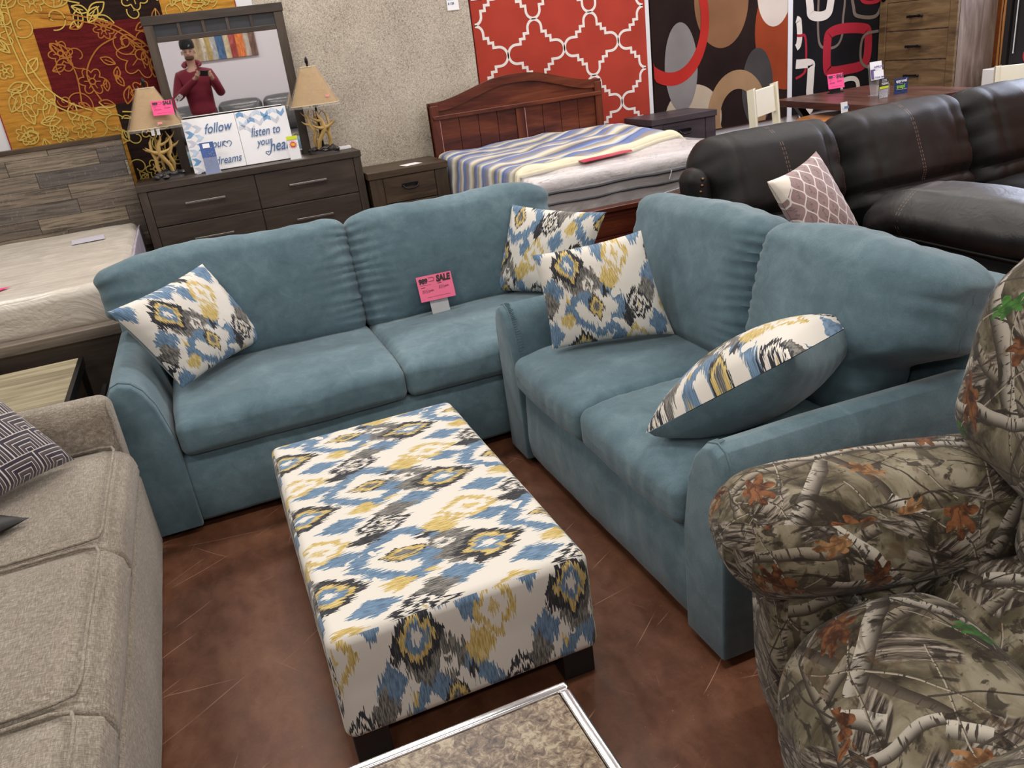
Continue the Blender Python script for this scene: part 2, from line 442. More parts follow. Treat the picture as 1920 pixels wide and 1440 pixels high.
    col = leaves(col, 5., .3, .062, .50, (.045, .016, .008), (.22, .085, .032))
    col = leaves(col, 6., 1.9, .045, .66, (.10, .045, .018), (.32, .17, .075))
    col = leaves(col, 3.6, 4.4, .050, .72, (.02, .075, .012), (.065, .20, .035))
    return g.out(col, .8, g.bump(no(300., 300., 2.), .2, .001), sheen=.1, spec=.2)
def linen():
    g = G('beige_tweed'); x, y, z = g.sep(g.obj())
    a = g.noise(g.vec(x*60., y*420., z*90.), 1., 2., .6); b = g.noise(g.vec(x*380., y*50., z*380.), 1., 2., .6); c = g.noise(g.obj(), 4., 3.)
    col = g.ramp(a*.45+b*.4+c*.15, [(.33, (.12, .098, .075)), (.5, (.24, .205, .165)), (.64, (.40, .355, .30))])
    return g.out(col, .9, g.bump(a+b, .5, .002), sheen=.2, spec=.15)
def leather():
    g = G('black_leather'); p = g.obj(); a = g.noise(p, 5., 4., .6, .5); v = g.vor(p, 420., dims='3D'); d = S(g, v.outputs['Distance'])
    col = g.ramp(a, [(.35, (.003, .003, .003)), (.65, (.009, .008, .009))])
    return g.out(col, g.ramp(a, [(.3, (.42,)*3), (.7, (.55,)*3)]), g.bump(d*.25+a*.9, .35, .006), spec=.32)
def floor_m():
    g = G('stained_concrete'); x, y, z = g.sep(g.obj())
    n = g.noise(g.vec(x, y, 0.), 1.6, 6., .65, .8); n2 = g.noise(g.vec(x*1.6, y*.9, 3.), 11., 7., .6, .3)
    n3 = g.noise(g.vec(x, y, 7.), 90., 4., .7); col = g.ramp(n*.5+n2*.35+n3*.15, [(.30, (.060, .024, .014)), (.42, (.100, .040, .021)), (.5, (.138, .055, .029)), (.58, (.172, .072, .038)), (.7, (.23, .105, .058))])
    for i, (a, per, w, thr) in enumerate(((.55, .31, .0012, .54), (.62, .23, .0008, .56), (-.2, .41, .001, .56), (1.3, .37, .0008, .58), (.25, .29, .0009, .57), (2.2, .33, .0007, .58))):
        ca, sa = math.cos(a), math.sin(a); s_ = x*ca+y*sa; t_ = y*ca-x*sa
        wv = g.noise(g.vec(s_*1.3+i*5, 2.*i), 1., 1.)
        d = (((t_+wv*.12+i*.13)/per).fract()-.5).abs()*per
        gate = g.sst(g.noise(g.vec(s_*2.5+i*7, (t_/per).floor()*5.), 1., 2.), thr-.03, thr+.06)
        col = g.mix(d.lt(w*1.3)*gate*.75, col, (.42, .24, .17))
    spk = g.noise(g.vec(x, y, 9.), 160., 2.); col = g.mix(g.sst(spk, .70, .76)*.5, col, (.35, .22, .17))
    return g.out(col, g.ramp(n2, [(.3, (.30,)*3), (.7, (.46,)*3)]), g.bump(n2, .06, .004), spec=.45, coat=.05, coat_rough=.2)
def shag(name, a, b, c, sc=170.):
    g = G(name); p = g.obj(); n = g.noise(p, sc, 3., .7, 1.5); l = g.noise(p, 3., 3.)
    col = g.ramp(n*.85+l*.15, [(.34, a), (.46, b), (.62, c)])
    return g.out(col, .95, g.bump(n, .6, .006), spec=.1)
def pile(name, c, var=.25, sc=350., streak=False):
    g = G(name); x, y, z = g.sep(g.obj()); n = g.noise(g.vec(x*1., y, z)*1. if False else g.obj(), sc, 2., .6)
    l = g.noise(g.vec(x*6., 0., z*55.), 1., 4., .65) if streak else g.noise(g.obj(), 3., 2.)
    c = lin(c)[:3]; lo = tuple(v*(1-var*1.3) for v in c); hi = tuple(v*(1+var) for v in c)
    return g.out(g.ramp(n*.4+l*.6, [(.35, lo), (.65, hi)]), .95, g.bump(n, .4, .003), spec=.1)
def greek():
    g = G('greek_key_print'); x, y, _ = g.sep(g.uv()); c = .085
    sx = (x/c); sy = (y/c); par = (sx.floor()+sy.floor()*1.)*.5; odd = par.fract().gt(.25)
    fx = sx.fract(); fy = sy.fract()
    mA = fx.max(fy); mB = (1.-fx).max(fy)
    mm = mA*odd+mB*(1.-odd); st = (mm*5.).fract()
    col = g.mix(st.gt(.80), (.018, .012, .030), (.62, .56, .52))
    col = g.mix(((mm*5.).floor()/2.).fract().gt(.25)*st.lt(.80)*st.gt(.25), col, (.075, .055, .06))
    n = g.noise(g.uv(), 500., 1.)
    return g.out(col, .6, g.bump(n, .3, .001), sheen=.3)
def ogee():
    g = G('mauve_ogee_print'); x, y, _ = g.sep(g.uv()); P = 11.5; Q = 7.5
    w = (y*(2*PI*Q)).sin()*.25; w2 = 0.-w
    a = ((x*P+w).fract()-.5).abs(); b = ((x*P+.5+w2).fract()-.5).abs()
    ln = a.lt(.055).max(b.lt(.055)); sp = a.gt(.40)*g.noise(g.vec(x*60., y*90.), 1., 1.).gt(.52)
    col = g.mix(sp, (.30, .20, .20), (.16, .13, .13)); col = g.mix(ln, col, (.72, .66, .64))
    corner = x.gt(.40)*0.+((x-.0)+(.43-y)).lt(.13)
    return g.out(g.mix(corner, col, (.80, .74, .66)), .7, sheen=.3)
def marble():  # top
    g = G('brown_marble'); p = g.obj(); a = g.noise(p, 7., 7., .7, 1.); b = g.noise(p, 55., 6., .75, 1.)
    col = g.ramp(a*.45+b*.55, [(.41, (.018, .010, .007)), (.45, (.075, .046, .03)), (.51, (.17, .115, .075)), (.58, (.36, .30, .21))])
    x, y, z = g.sep(p); seam = ((x+.235).abs().lt(.0012)).max((y-.40).abs().lt(.0012))
    return g.out(g.mix(seam, col, (.25, .2, .15)), .3, spec=.35)
def cloth_stripe():
    g = G('striped_comforter'); x, y, _ = g.sep(g.uv())
    wob = g.noise(g.vec(x*1.1, y*2.), 1., 3.)*.20+g.noise(g.vec(x*3., y*60.), 1., 2.)*.035
    t = (y/.36+wob).fract()
    W, B, L_, T, N_, K = (.62, .58, .45), (.085, .14, .36), (.25, .36, .60), (.24, .19, .15), (.025, .04, .12), (.40, .36, .27)
    col = g.ramp(t, [(0, L_), (.05, B), (.16, N_), (.20, T), (.28, K), (.33, W), (.42, W), (.47, L_), (.52, T), (.58, T), (.62, B), (.72, B), (.77, N_), (.80, L_), (.86, W), (.92, K), (.97, T)])
    n = g.noise(g.vec(x*2., y*6.), 1., 3., .6, .6)
    return g.out(g.mix(y.lt(.045), col, (.66, .62, .46)), .8, g.bump(n, .6, .03), sheen=.3)
def plastic_film(name, alpha=.35, tint=(.9, .9, .92), sc=9., sstr=.8):
    g = G(name); n = g.noise(g.obj(), sc, 4., .6, 1.2); m2 = g.noise(g.obj(), sc*4, 3., .5, 2.)
    return g.out(tint, .12, g.bump(n+m2*.3, sstr, .02), alpha=alpha, spec=.9)
def tickmat(name, c, sc=25., meds=()):
    g = G(name); n = g.noise(g.obj(), 5., 5., .6, 1.5); c = lin(c)[:3]
    x, y, z = g.sep(g.obj()); w = g.noise(g.vec(x*3., y*9., z*3.), 1., 4., .65, 1.4)
    col = g.ramp(n, [(.3, tuple(v*.86 for v in c)), (.7, tuple(min(1, v*1.08) for v in c))])
    for cx, cy, r_ in meds:
        dx = (x-cx)/1.3; dy = (y-cy)/.75; rr_ = (dx*dx+dy*dy).pow(.5); th = g.m('ARCTAN2', dy, dx)
        dot = (th*14.).sin().gt(.1)
        for q in (1., .6): col = g.mix((rr_-r_*q).abs().lt(.0035)*dot*(z.gt(.44)), col, (.16, .14, .18))
    return g.out(col, .38, g.bump(w, .55, .03), coat=.5, coat_rough=.15)
SU = suede(); IK = ikat(); IKo = ikat(tw=.405, th=.43, name='ikat_print_wide'); CAMO = camo(); LIN = linen(); LEA = leather()
DKW = wood('dark_walnut', (.022, .016, .013), (.045, .033, .026), (.075, .056, .044), 0, rough=.42)
DKWz = wood('dark_walnut_upright', (.026, .019, .015), (.052, .038, .029), (.085, .063, .048), 2, rough=.42)
NSW = wood('brown_oak', (.020, .012, .008), (.050, .032, .020), (.105, .070, .040), 0, rough=.4)
NSWz = wood('brown_oak_upright', (.022, .014, .010), (.050, .034, .022), (.09, .062, .038), 2, rough=.4)
NSP = wood('purple_grey_oak', (.022, .017, .022), (.048, .038, .045), (.080, .064, .072), 0, rough=.4)
CHW = wood('cherry', (.024, .005, .004), (.080, .017, .009), (.165, .043, .018), 0, rough=.28, st=9.)
CHWz = wood('cherry_upright', (.024, .005, .004), (.078, .016, .009), (.15, .040, .016), 2, rough=.28, st=9.)
RUS = wood('rustic_pine', (.055, .034, .019), (.145, .090, .044), (.26, .170, .085), 1, rough=.55, sc=1.4)
RUSz = wood('rustic_pine_upright_daylit', (.09, .06, .05), (.19, .135, .105), (.33, .26, .21), 2, rough=.5, sc=1.2)  # paler, cooler copy: daylight on the chest's side is painted into the colour
GRW = wood('grey_gold_veneer', (.11, .09, .055), (.27, .23, .145), (.47, .41, .28), 0, rough=.5, sc=1., st=22.)
RAIL = wood('weathered_rail', (.07, .055, .045), (.16, .13, .105), (.27, .23, .19), 0, rough=.6, st=20.)
TBW = wood('dark_red_table_wood', (.03, .012, .010), (.07, .03, .022), (.13, .06, .045), 1, rough=.3)
ORW = wood('honey_wood', (.22, .075, .02), (.36, .14, .04), (.50, .22, .08), 0, rough=.25)
PLK = planks()
METAL = plain('brushed_nickel', (.55, .52, .48), .3, metal=1.)
CHROME = plain('chrome', (.80, .80, .82), .2, .02, metal=1.)
BLKM = plain('black_metal', (.012, .012, .014), .35, metal=.6)
BLK = plain('black', (.012, .011, .012), .5); DGREY = plain('dark_glass_panel', (.035, .038, .045), .25)
WALL = plain('painted_wall', (.66, .65, .66), .8, .03, 3.)
WALLB = plain('pale_lavender_wall', (.70, .68, .72), .8, .02, 3.)
TRIM = plain('white_trim', (.62, .62, .64), .6, .03)
ORANGE = wood('orange_pine', (.36, .10, .03), (.50, .15, .05), (.62, .22, .08), 1, rough=.45)
CEIL = plain('ceiling_white', (.50, .50, .49), .9, .03)
FLOOR = floor_m()
CREAM = shag('cream_shag', (.10, .085, .07), (.40, .345, .28), (.66, .60, .51), 125.)
WHITE = plain('white_card', (.82, .82, .84), .5, .02); CANV = plain('canvas_white', (.80, .80, .83), .6, .03)
PINK = plain('pink_card', (.86, .06, .24), .45, .04); PINKS = plain('soft_pink_card', (.88, .16, .30), .4, .12, 12.)
INK = plain('black_ink', (.03, .015, .02), .6); SCR = plain('brush_blue', (.055, .13, .30), .6, .25, 40.)
CB1 = plain('chevron_blue', (.16, .33, .58), .6, .35, 40.); CB2 = plain('chevron_pale', (.50, .60, .74), .6, .25, 40.); CB3 = plain('chevron_grey', (.55, .57, .66), .6, .2, 40.)
SHADE = plain('parchment_shade', (.36, .215, .070), .6, .14, 25.)
SHADE_EDGE = plain('shade_trim', (.62, .50, .30), .6)
FILM = plastic_film('clear_shade_wrap', .13, (1., .97, .9), 22., 1.)
FILM2 = plastic_film('clear_mattress_wrap', .30, (.93, .93, .95), 6., .7)
ANT = plain('antler', (.50, .33, .11), .4, .35, 18.); STONE = plain('dark_stone', (.022, .018, .018), .4, .5, 30.)
MIRM = plain('mirror_silver', (.93, .93, .94), .015, .0, metal=1.)
ACR = plastic_film('acrylic', .10, (.9, .92, .95), 3., .02)
ACW = plain('frosted_holder', (.55, .55, .58), .25, .08, spec=.8)
MATT1 = tickmat('mattress_wrapped_cream', (.62, .565, .50)); MATT2 = tickmat('mattress_quilt_white', (.70, .65, .66), meds=[(x-2.4, y-5.1, r_) for x, y, r_ in ((2.04, 4.33, .09), (2.50, 4.36, .085), (1.80, 4.30, .08), (2.85, 4.60, .11), (2.93, 4.42, .07))]); MATTS = tickmat('mattress_side_grey', (.33, .30, .29)); MATTL = tickmat('mattress_side_lilac', (.50, .46, .56))
CREAMP = plain('cream_paint', (.72, .68, .54), .4, .03); WHP = plain('white_paint', (.78, .78, .80), .35, .02)
YEL = plain('lime_yellow', (.62, .72, .02), .5); LIME = plain('lime_green', (.30, .62, .04), .5); NAVY = plain('navy_card', (.012, .045, .15), .4); RED = plain('flyer_red', (.75, .05, .04), .5); GOLDT = plain('flyer_gold', (.85, .50, .05), .5); BLUEF = plain('flyer_blue', (.03, .08, .28), .4, .5, 30.)
# ------------------------------------------------------------------ upholstery
def gather(P, U, side, amp=.006, fr=34., wid=.10, ax=0, al=2, seed=0, push=1):
    """short creases running away from a seam at U[ax]=side"""
    d = (1-side*U[:, ax]); w = np.exp(-d/wid)*(1-np.abs(U[:, al])**6)
    ph = U[:, al]*fr+2.2*vn(np.stack([U[:, al]*5, d*3, d*0], 1), seed)
    P[:, push] += amp*np.sin(ph)*w
    return P
def arm_profile(w, h):
    # outer edge at 0, inner edge at w : flared, rolled top
    return [(.004, .03), (-.006, .35), (-.012, .56), (-.004, .61), (.014, h-.012), (.045, h), (.082, h-.012), (.115, h-.048), (.143, h-.11), (.160, h-.19), (w-.003, h-.28), (w, .20), (w, .03)]
def make_sofa(root, W, D, seams, seat_top, seat_bot, arm_h, back_top, bk_y, seed, frill=False):
    a = .18; V = None
    # base
    def fb(P, U, V):
        k = (U[:, 1] < -.9)*(1-U[:, 2]**2)
        P[:, 1] -= .012*k
        if frill:
            P[:, 1] -= k*(.006*np.sin(P[:, 0]*55+2*vn(P*6, 3))*np.abs(vn(P*3, 8))+.010*vn(P*7, 5))
        return P
    cushion('base', (W-2*a+.02, D-.08, seat_bot-.035), .02, SU, root, fb, (W/2, D/2-.02, (seat_bot+.03)/2), puff=(0, .01, 0), seed=seed, res=.03)
    pr = arm_profile(a, arm_h)
    for side in (0, 1):
        b = MB(); n = len(pr); rings = []
        ys = [(-.004, .93), (.0, .97), (.012, .995), (.03, 1.), (.3, 1.), (.6, 1.), (D-.1, 1.), (D-.05, .98)]
        V = []
        for (yy, sc) in ys:
            for (x, z) in pr:
                xx = a/2+(x-a/2)*sc; zz = .03+(z-.03)*(.5+sc/2)
                droop = -.03*max(0, (yy-.3))
                V.append((W-xx if side else xx, yy, zz+(droop if z > .4 else 0)))
        Fc = [(i*n+j, i*n+(j+1) % n, (i+1)*n+(j+1) % n, (i+1)*n+j) for i in range(len(ys)-1) for j in range(n)]
        Fc += [tuple(range(n-1, -1, -1)), tuple(range((len(ys)-1)*n, len(ys)*n))]
        if side: Fc = [f[::-1] for f in Fc]
        o = link_mesh('arm', V, Fc, SU, root, smooth=True, bevel=.012, seg=3, angle=30)
        # stitched ruffle round the front of the arm
        b = MB(); pp = [(W-x if side else x, .022, z+.0015) for x, z in pr[2:11]]
        b.tube(pp, .0026, 6, cap=True)
        rp = random.Random(side+seed)
        P_ = [Vector(p) for p in pp[3:8]]
        for i in range(len(P_)-1):
            for k in range(7):
                q = P_[i].lerp(P_[i+1], k/7); L_ = .014+.012*rp.random()
                b.tube([q+Vector((0, -.002, .0005)), q+Vector((0, L_, .0015))], .0016, 5)
        b.build('arm_piping', SU, o, world=False, smooth=True)
    # back
    def fk(P, U, V):
        P[:, 1] += .10*sm(P[:, 2], -.1, .40); return P
    bw = min(W, seams[2]-.02)
    cushion('backrest_frame', (bw-.03, .14, back_top-.16), .035, SU, root, fk, (bw/2, D-.09, (back_top-.10)/2+.03), puff=(0, 0, 0), seed=seed+3, res=.04)
    # seat cushions
    xs = [a]+[seams[0]]+[W-a]
    hh = seat_top-seat_bot
    for i in range(2):
        w = xs[i+1]-xs[i]-.004; cx = (xs[i]+xs[i+1])/2; side = 1 if i == 0 else -1
        def fs(P, U, V, side=side, i=i):
            P = gather(P, U, side, .0035, 40., .07, 0, 1, seed+i, 2)
            fr = (U[:, 1] < -.8)
            P[:, 2] -= .018*sm(-U[:, 1], .6, 1.)*(U[:, 2] > 0)
            if frill: P[:, 1] += fr*(.0028*np.sin(P[:, 0]*85+3*vn(P*5, 7))*np.clip(.3+vn(P*4, 9), 0, 1)*(1-U[:, 2]**4))
            P[:, 2] += .012*np.sin(U[:, 0]*9+U[:, 1]*3)*np.exp(-(1+U[:, 1])/.3)*.35*(U[:, 2] > 0)
            return P
        cushion('seat_cushion', (w, D-.22, hh), .034, SU, root, fs, (cx, (D-.22)/2-.018, seat_bot+hh/2), puff=(.004, .014, .026), wr=.005, ws=5., seed=seed+11+i, res=.018)
    # back cushions, shaped like a T that laps over the arms
    bx_ = [0.0, seams[1], seams[2]]
    for i in range(2):
        x0, x1 = bx_[i], bx_[i+1]; w = x1-x0; cx = (x0+x1)/2; side = 1 if i == 0 else -1; hb = back_top-seat_top+.03
        def fb2(P, U, V, side=side, i=i):
            out = -side
            zc = P[:, 2]+hb/2+seat_top-.03
            k = 1-sm(zc, arm_h-.03, arm_h+.09)
            P[:, 0] -= out*k*.175*sm(out*U[:, 0], -.2, 1.)
            cr = sm(out*U[:, 0], .6, 1.)*sm(U[:, 2], .5, 1.)
            P[:, 0] += out*.02*cr; P[:, 2] -= .02*cr
            P[:, 2] += .007*np.sin(U[:, 0]*5+seed+i*2)*(U[:, 2] > 0)*sm(U[:, 2], .4, 1)+.0015*np.sin(U[:, 0]*25+i)*sm(U[:, 2], .8, 1)
            P[:, 2] -= .010*sm(np.abs(U[:, 0]), .8, 1.)*sm(U[:, 2], .5, 1.)
            P[:, 1] += .02*sm(np.abs(U[:, 0]), .8, 1.)*(U[:, 1] < 0)
            P = gather(P, U, side, .0105, 40., .12, 0, 2, seed+i*3)
            P = gather(P, U, 1, .0012, 26., .10, 2, 0, seed+i*3+1)
            P = gather(P, U, -side, .006, 24., .16, 0, 2, seed+i*3+2)
            return P
        cushion('back_cushion', (w-.004, .19, hb), .050, SU, root, fb2, (cx, bk_y, seat_top-.03+hb/2), (R(-13), 0, 0), puff=(.01, .055, .02), wr=.006, ws=4., seed=seed+21+i, res=.010)
    b = MB()
    for x in (.07, W-.07):
        for y in (.08, D-.1): b.box(x-.03, x+.03, y-.03, y+.03, 0, .035)
    for k, x in enumerate((.07, W-.07)):
        for y in (.08, D-.1):
            q = MB(); q.box(x-.03, x+.03, y-.03, y+.03, 0, .036); q.build('leg', BLK, root, world=False, bevel=.003)
sofa = thing('sofa', 'long teal suede sofa with two back cushions standing in front of the dresser', 'sofa', (-.465, 3.0, 0))
make_sofa(sofa, 2.2, .92, (1.06, 1.05, 2.05), .472, .325, .655, .955, .70, 3)
love = thing('loveseat', 'teal suede loveseat set at right angles to the long sofa, beside the camouflage recliner', 'loveseat', (.985, 2.935, 0), -PI/2)
make_sofa(love, 1.515, .92, (.745, .80, 1.52), .495, .345, .655, .965, .70, 13, True)
# ------------------------------------------------------------------ throw pillows
GRP = 'ikat throw pillows on the teal sofas'
p = thing('throw_pillow', 'ikat pillow with a teal back leaning on the left arm of the long sofa', 'pillow', (-.2, 3.5, .5), group=GRP)
pillow(('front_cover', 'back_cover'), [(-.235, 3.25, .505), (.135, 3.60, .525), (-.045, 3.60, .90), (-.405, 3.235, .865)], .17, (IK, SU), p, .06, 2, sizes=(.48, .46), off=(.27, .08))
p = thing('throw_pillow', 'ikat pillow standing behind the loveseat arm in the right corner of the long sofa', 'pillow', (1.4, 3.5, .5), group=GRP)
pillow(('front_cover', 'back_cover'), [(1.212, 3.58, .505), (1.52, 3.27, .475), (1.70, 3.30, .835), (1.362, 3.60, .893)], .16, (IK, SU), p, .06, 5, sizes=(.47, .47), off=(.0, .22))
p = thing('throw_pillow', 'upright ikat pillow facing forward on the far seat of the loveseat', 'pillow', (1.3, 2.6, .5), group=GRP)
pillow(('front_cover', 'back_cover'), [(1.085, 2.625, .525), (1.52, 2.475, .525), (1.475, 2.60, .905), (1.075, 2.695, .875)], .17, (IK, SU), p, .055, 8, sizes=(.46, .46), off=(.28, .03))
p = thing('throw_pillow', 'ikat pillow tipped on edge over the near arm of the loveseat, its teal back showing', 'pillow', (1.33, 1.75, .55), group=GRP)
pillow(('front_cover', 'back_cover'), [(1.0, 1.80, .545), (1.235, 1.48, .815), (1.66, 1.70, .755), (1.43, 2.02, .475)], .25, (IK, SU), p, .03, 11, sizes=(.48, .48), off=(.2, .2))
# ------------------------------------------------------------------ ottoman
ot = thing('ottoman', 'large rectangular ikat ottoman on dark block legs in the middle of the floor', 'ottoman', (.355, 2.16, 0))
def ottoman():
    sx, sy, sz = .672, 1.16, .30
    V, Fc, UV = rbox(sx, sy, sz, .028, .02); ax = rbox.ax; U = V/(np.array([sx, sy, sz])/2)
    raw = UV-np.stack([ax*.37, ax*.11], 1)
    uv = np.where((ax == 2)[:, None], np.stack([raw[:, 1]+.0, raw[:, 0]+.30], 1), raw)
    uv = np.where((ax == 1)[:, None], raw+np.array([.13, .35]), uv)
    uv = np.where((ax == 0)[:, None], raw+np.array([.0, .62]), uv)
    P = V.copy(); P[:, 2] += .012*(1-U[:, 0]**2)*(1-U[:, 1]**2)*(U[:, 2] > 0)
    P[:, 0] *= 1+.012*(1-U[:, 2]**2); P[:, :2] *= (1+.015*(U[:, 2] < 0)*np.abs(U[:, 2]))[:, None]
    P[:, 0] += .002*vn(P*9, 4); P += np.array([0, 0, .24])
    link_mesh('padded_top', P, Fc, IKo, ot, uv=uv)
    for x in (-.285, .285):
        for y in (-.52, .52):
            b = MB(); b.box(x-.045, x+.045, y-.045, y+.045, 0, .096); b.build('leg', BLK, ot, world=False, bevel=.004)
ottoman()
# ------------------------------------------------------------------ marble coffee table
ct = thing('coffee_table', 'brown marble topped table with a shiny chrome edge in front of the ottoman', 'table', (-.1, .8, 0))
b = MB(); b.box(-.37, .412, .42, 1.152, .40, .424); b.build('marble_top', marble(), ct, bevel=.003)
b = MB(); y0, y1, x0, x1 = .40, 1.175, -.39, .436
for q in ((x0, x1, 1.153, y1), (x0, x1, y0, .419), (.413, x1, .419, 1.153), (x0, -.371, .419, 1.153)): b.box(q[0], q[1], q[2], q[3], .385, .427)
b.build('chrome_rim', CHROME, ct, bevel=.006, seg=3, smooth=True)
for x in (-.36, .405):
    for y in (.43, 1.145):
        b = MB(); b.box(x-.018, x+.018, y-.018, y+.018, 0, .386); b.build('leg', CHROME, ct, bevel=.003)
# ------------------------------------------------------------------ beige sofa
be = thing('sofa', 'beige tweed sofa with piped cushions along the left edge', 'sofa', (-.9, 1.9, 0))
def beige():
    cushion('base', (.88, 2.32, .30), .02, LIN, be, None, (-.875, 1.80, .18), puff=(.01, 0, 0), world=True, res=.05)
    ys = [2.845, 2.165, 1.515, .865]
    for i in range(3):
        w = ys[i]-ys[i+1]-.006; cy = (ys[i]+ys[i+1])/2
        def f(P, U, V, i=i):
            P[:, 0] += .035*(1-U[:, 2]**2)*sm(U[:, 0], .8, 1.)
            P[:, 0] -= .035*sm(U[:, 2], .6, 1.)*sm(U[:, 0], .8, 1)
            P[:, 0] += .004*np.sin(U[:, 2]*16+3*vn(P*6, i))*sm(U[:, 0], .9, 1.)*(np.exp(-(1-U[:, 1])/.3))
            P[:, 2] -= .012*sm(np.abs(U[:, 1]), .7, 1.)*(U[:, 2] > 0); return P
        c = cushion('seat_cushion', (.82, w, .185), .020, LIN, be, f, (-.86, cy, .415), puff=(.0, .002, .014), wr=.003, seed=31+i, res=.016, world=True)
        b = MB(); X0, X1, Y0, Y1 = -1.24, -.462, cy-w/2+.012, cy+w/2-.012
        pts = [(X0, Y1, .507), (X1-.05, Y1, .509), (X1-.01, Y1-.012, .507), (X1, Y1-.05, .510)] + [(X1+.001*math.sin(k), Y1-(Y1-Y0)*k/8, .512) for k in range(1, 8)] + [(X1, Y0+.05, .510), (X1-.01, Y0+.012, .507), (X1-.05, Y0, .509), (X0, Y0, .507)]
        b.tube(pts, .0045, 8); b.build('piping', LIN, c, smooth=True)
    def fa(P, U, V):
        P[:, 2] -= .02*sm(np.abs(U[:, 1]), .3, 1)*(U[:, 2] > 0); return P
    for y in (2.915, .79): cushion('arm', (.88, .14, .62), .04, LIN, be, fa, (-.885, y, .345), puff=(0, .004, .01), wr=.003, world=True, res=.03)
    b = MB(); b.tube([(-.448, 2.845, .05), (-.448, 2.850, .60), (-.452, 2.865, .635), (-.452, 2.9, .648)], .004, 6); b.build('arm_piping', LIN, be, smooth=True)
    cushion('backrest', (.22, 2.2, .50), .06, LIN, be, None, (-1.36, 1.85, .60), puff=(.03, 0, .02), world=True, res=.05)
    for x in (-.5, -1.25):
        for y in (.8, 2.88):
            b = MB(); b.box(x-.03, x+.03, y-.03, y+.03, 0, .035); b.build('leg', BLK, be)
beige()
GK = greek(); 
p = thing('throw_pillow', 'dark purple pillow with a nested line pattern on the beige sofa', 'pillow', (-.8, 2.7, .5))
pillow(('front_cover', 'back_cover'), [(-.80, 2.46, .555), (-.570, 2.72, .535), (-.80, 2.78, .90), (-1.03, 2.52, .91)], .15, (GK, GK), p, .05, 3, sizes=(.5, .5))
p = thing('throw_pillow', 'plain black pillow, only its corner in view on the beige sofa seat', 'pillow', (-.95, 2.3, .52))
pillow(('front_cover', 'back_cover'), [(-1.0, 2.02, .56), (-.655, 2.37, .535), (-.95, 2.50, .62), (-1.25, 2.2, .66)], .09, (BLK, BLK), p, .09, 4, sizes=(.4, .4))
# ------------------------------------------------------------------ camouflage recliner
rc = thing('recliner', 'woodland camouflage padded recliner at the lower right corner', 'recliner', (.905, 1.335, 0), R(-14))
def cam_part(name, size, r, loc, rot=(0, 0, 0), fn=None, puff=(.04, .04, .04), seed=1, uo=0., parent=None):
    return cushion(name, size, r, CAMO, parent or rc, fn, loc, rot, puff=puff, wr=.012, ws=5., seed=seed, res=.022, uvf=lambda u: u+uo)
def recl():
    # local frame: x towards the back of the chair, y towards the loveseat
    def fa(P, U, V):
        P[:, 1] *= (1-.22*sm(-U[:, 0], .4, 1.)-.15*sm(U[:, 0], .6, 1.))
        P[:, 2] += .012*np.sin(U[:, 0]*2.5)
        P = gather(P, U, -1, .006, 9., .25, 0, 1, 3, 0)
        return P
    def fs(P, U, V):
        P[:, 0] += .03*(1-U[:, 2])/2*sm(-U[:, 0], .3, 1.); P[:, 0] += .02*vn(P*4, 2)*sm(-U[:, 0], .3, 1.); return P
    for k, y in enumerate((-.145, -.93)):
        cam_part('arm', (.68, .30, .215), .10, (.30, y, .585), (0, R(5), 0), fa, (.015, .02, .03), 3+k, .2+k)
        cam_part('arm_side', (.62, .23, .50), .06, (.365, y+.01, .28), (0, 0, 0), fs, (.02, .01, 0), 5+k, .9+k)
    cam_part('seat', (.46, .66, .24), .085, (.575, -.555, .405), (0, R(4), 0), None, (.03, 0, .05), 8, 2.4)
    def ff(P, U, V):
        P[:, 1] += .10*sm(-U[:, 0], -.2, 1.)*sm(U[:, 1], -.5, 1.)*0; P[:, 2] -= .05*sm(-U[:, 0], .0, 1.)*(U[:, 2] > 0); return P
    cam_part('footrest', (.36, .66, .46), .10, (.205, -.585, .275), (0, R(-3), 0), ff, (.05, .0, .04), 9, .55)
    cam_part('lower_back_cushion', (.24, .62, .34), .115, (.64, -.54, .63), (0, R(10), 0), None, (.06, 0, .02), 10, 2.9)
    def fh(P, U, V):
        P[:, 1] *= 1-.16*sm(U[:, 2], .0, 1.); return P
    cam_part('headrest', (.27, .92, .52), .135, (.650, -.485, .90), (0, R(10), 0), fh, (.06, .02, .04), 12, 3.3)
    cam_part('back_shell', (.14, .80, .85), .06, (.82, -.54, .52), (0, R(10), 0), None, (.0, .0, .0), 14, 3.9)
    cam_part('base', (.60, .56, .20), .03, (.50, -.54, .15), (0, 0, 0), None, (.0, .0, .0), 15, 4.9)
recl()
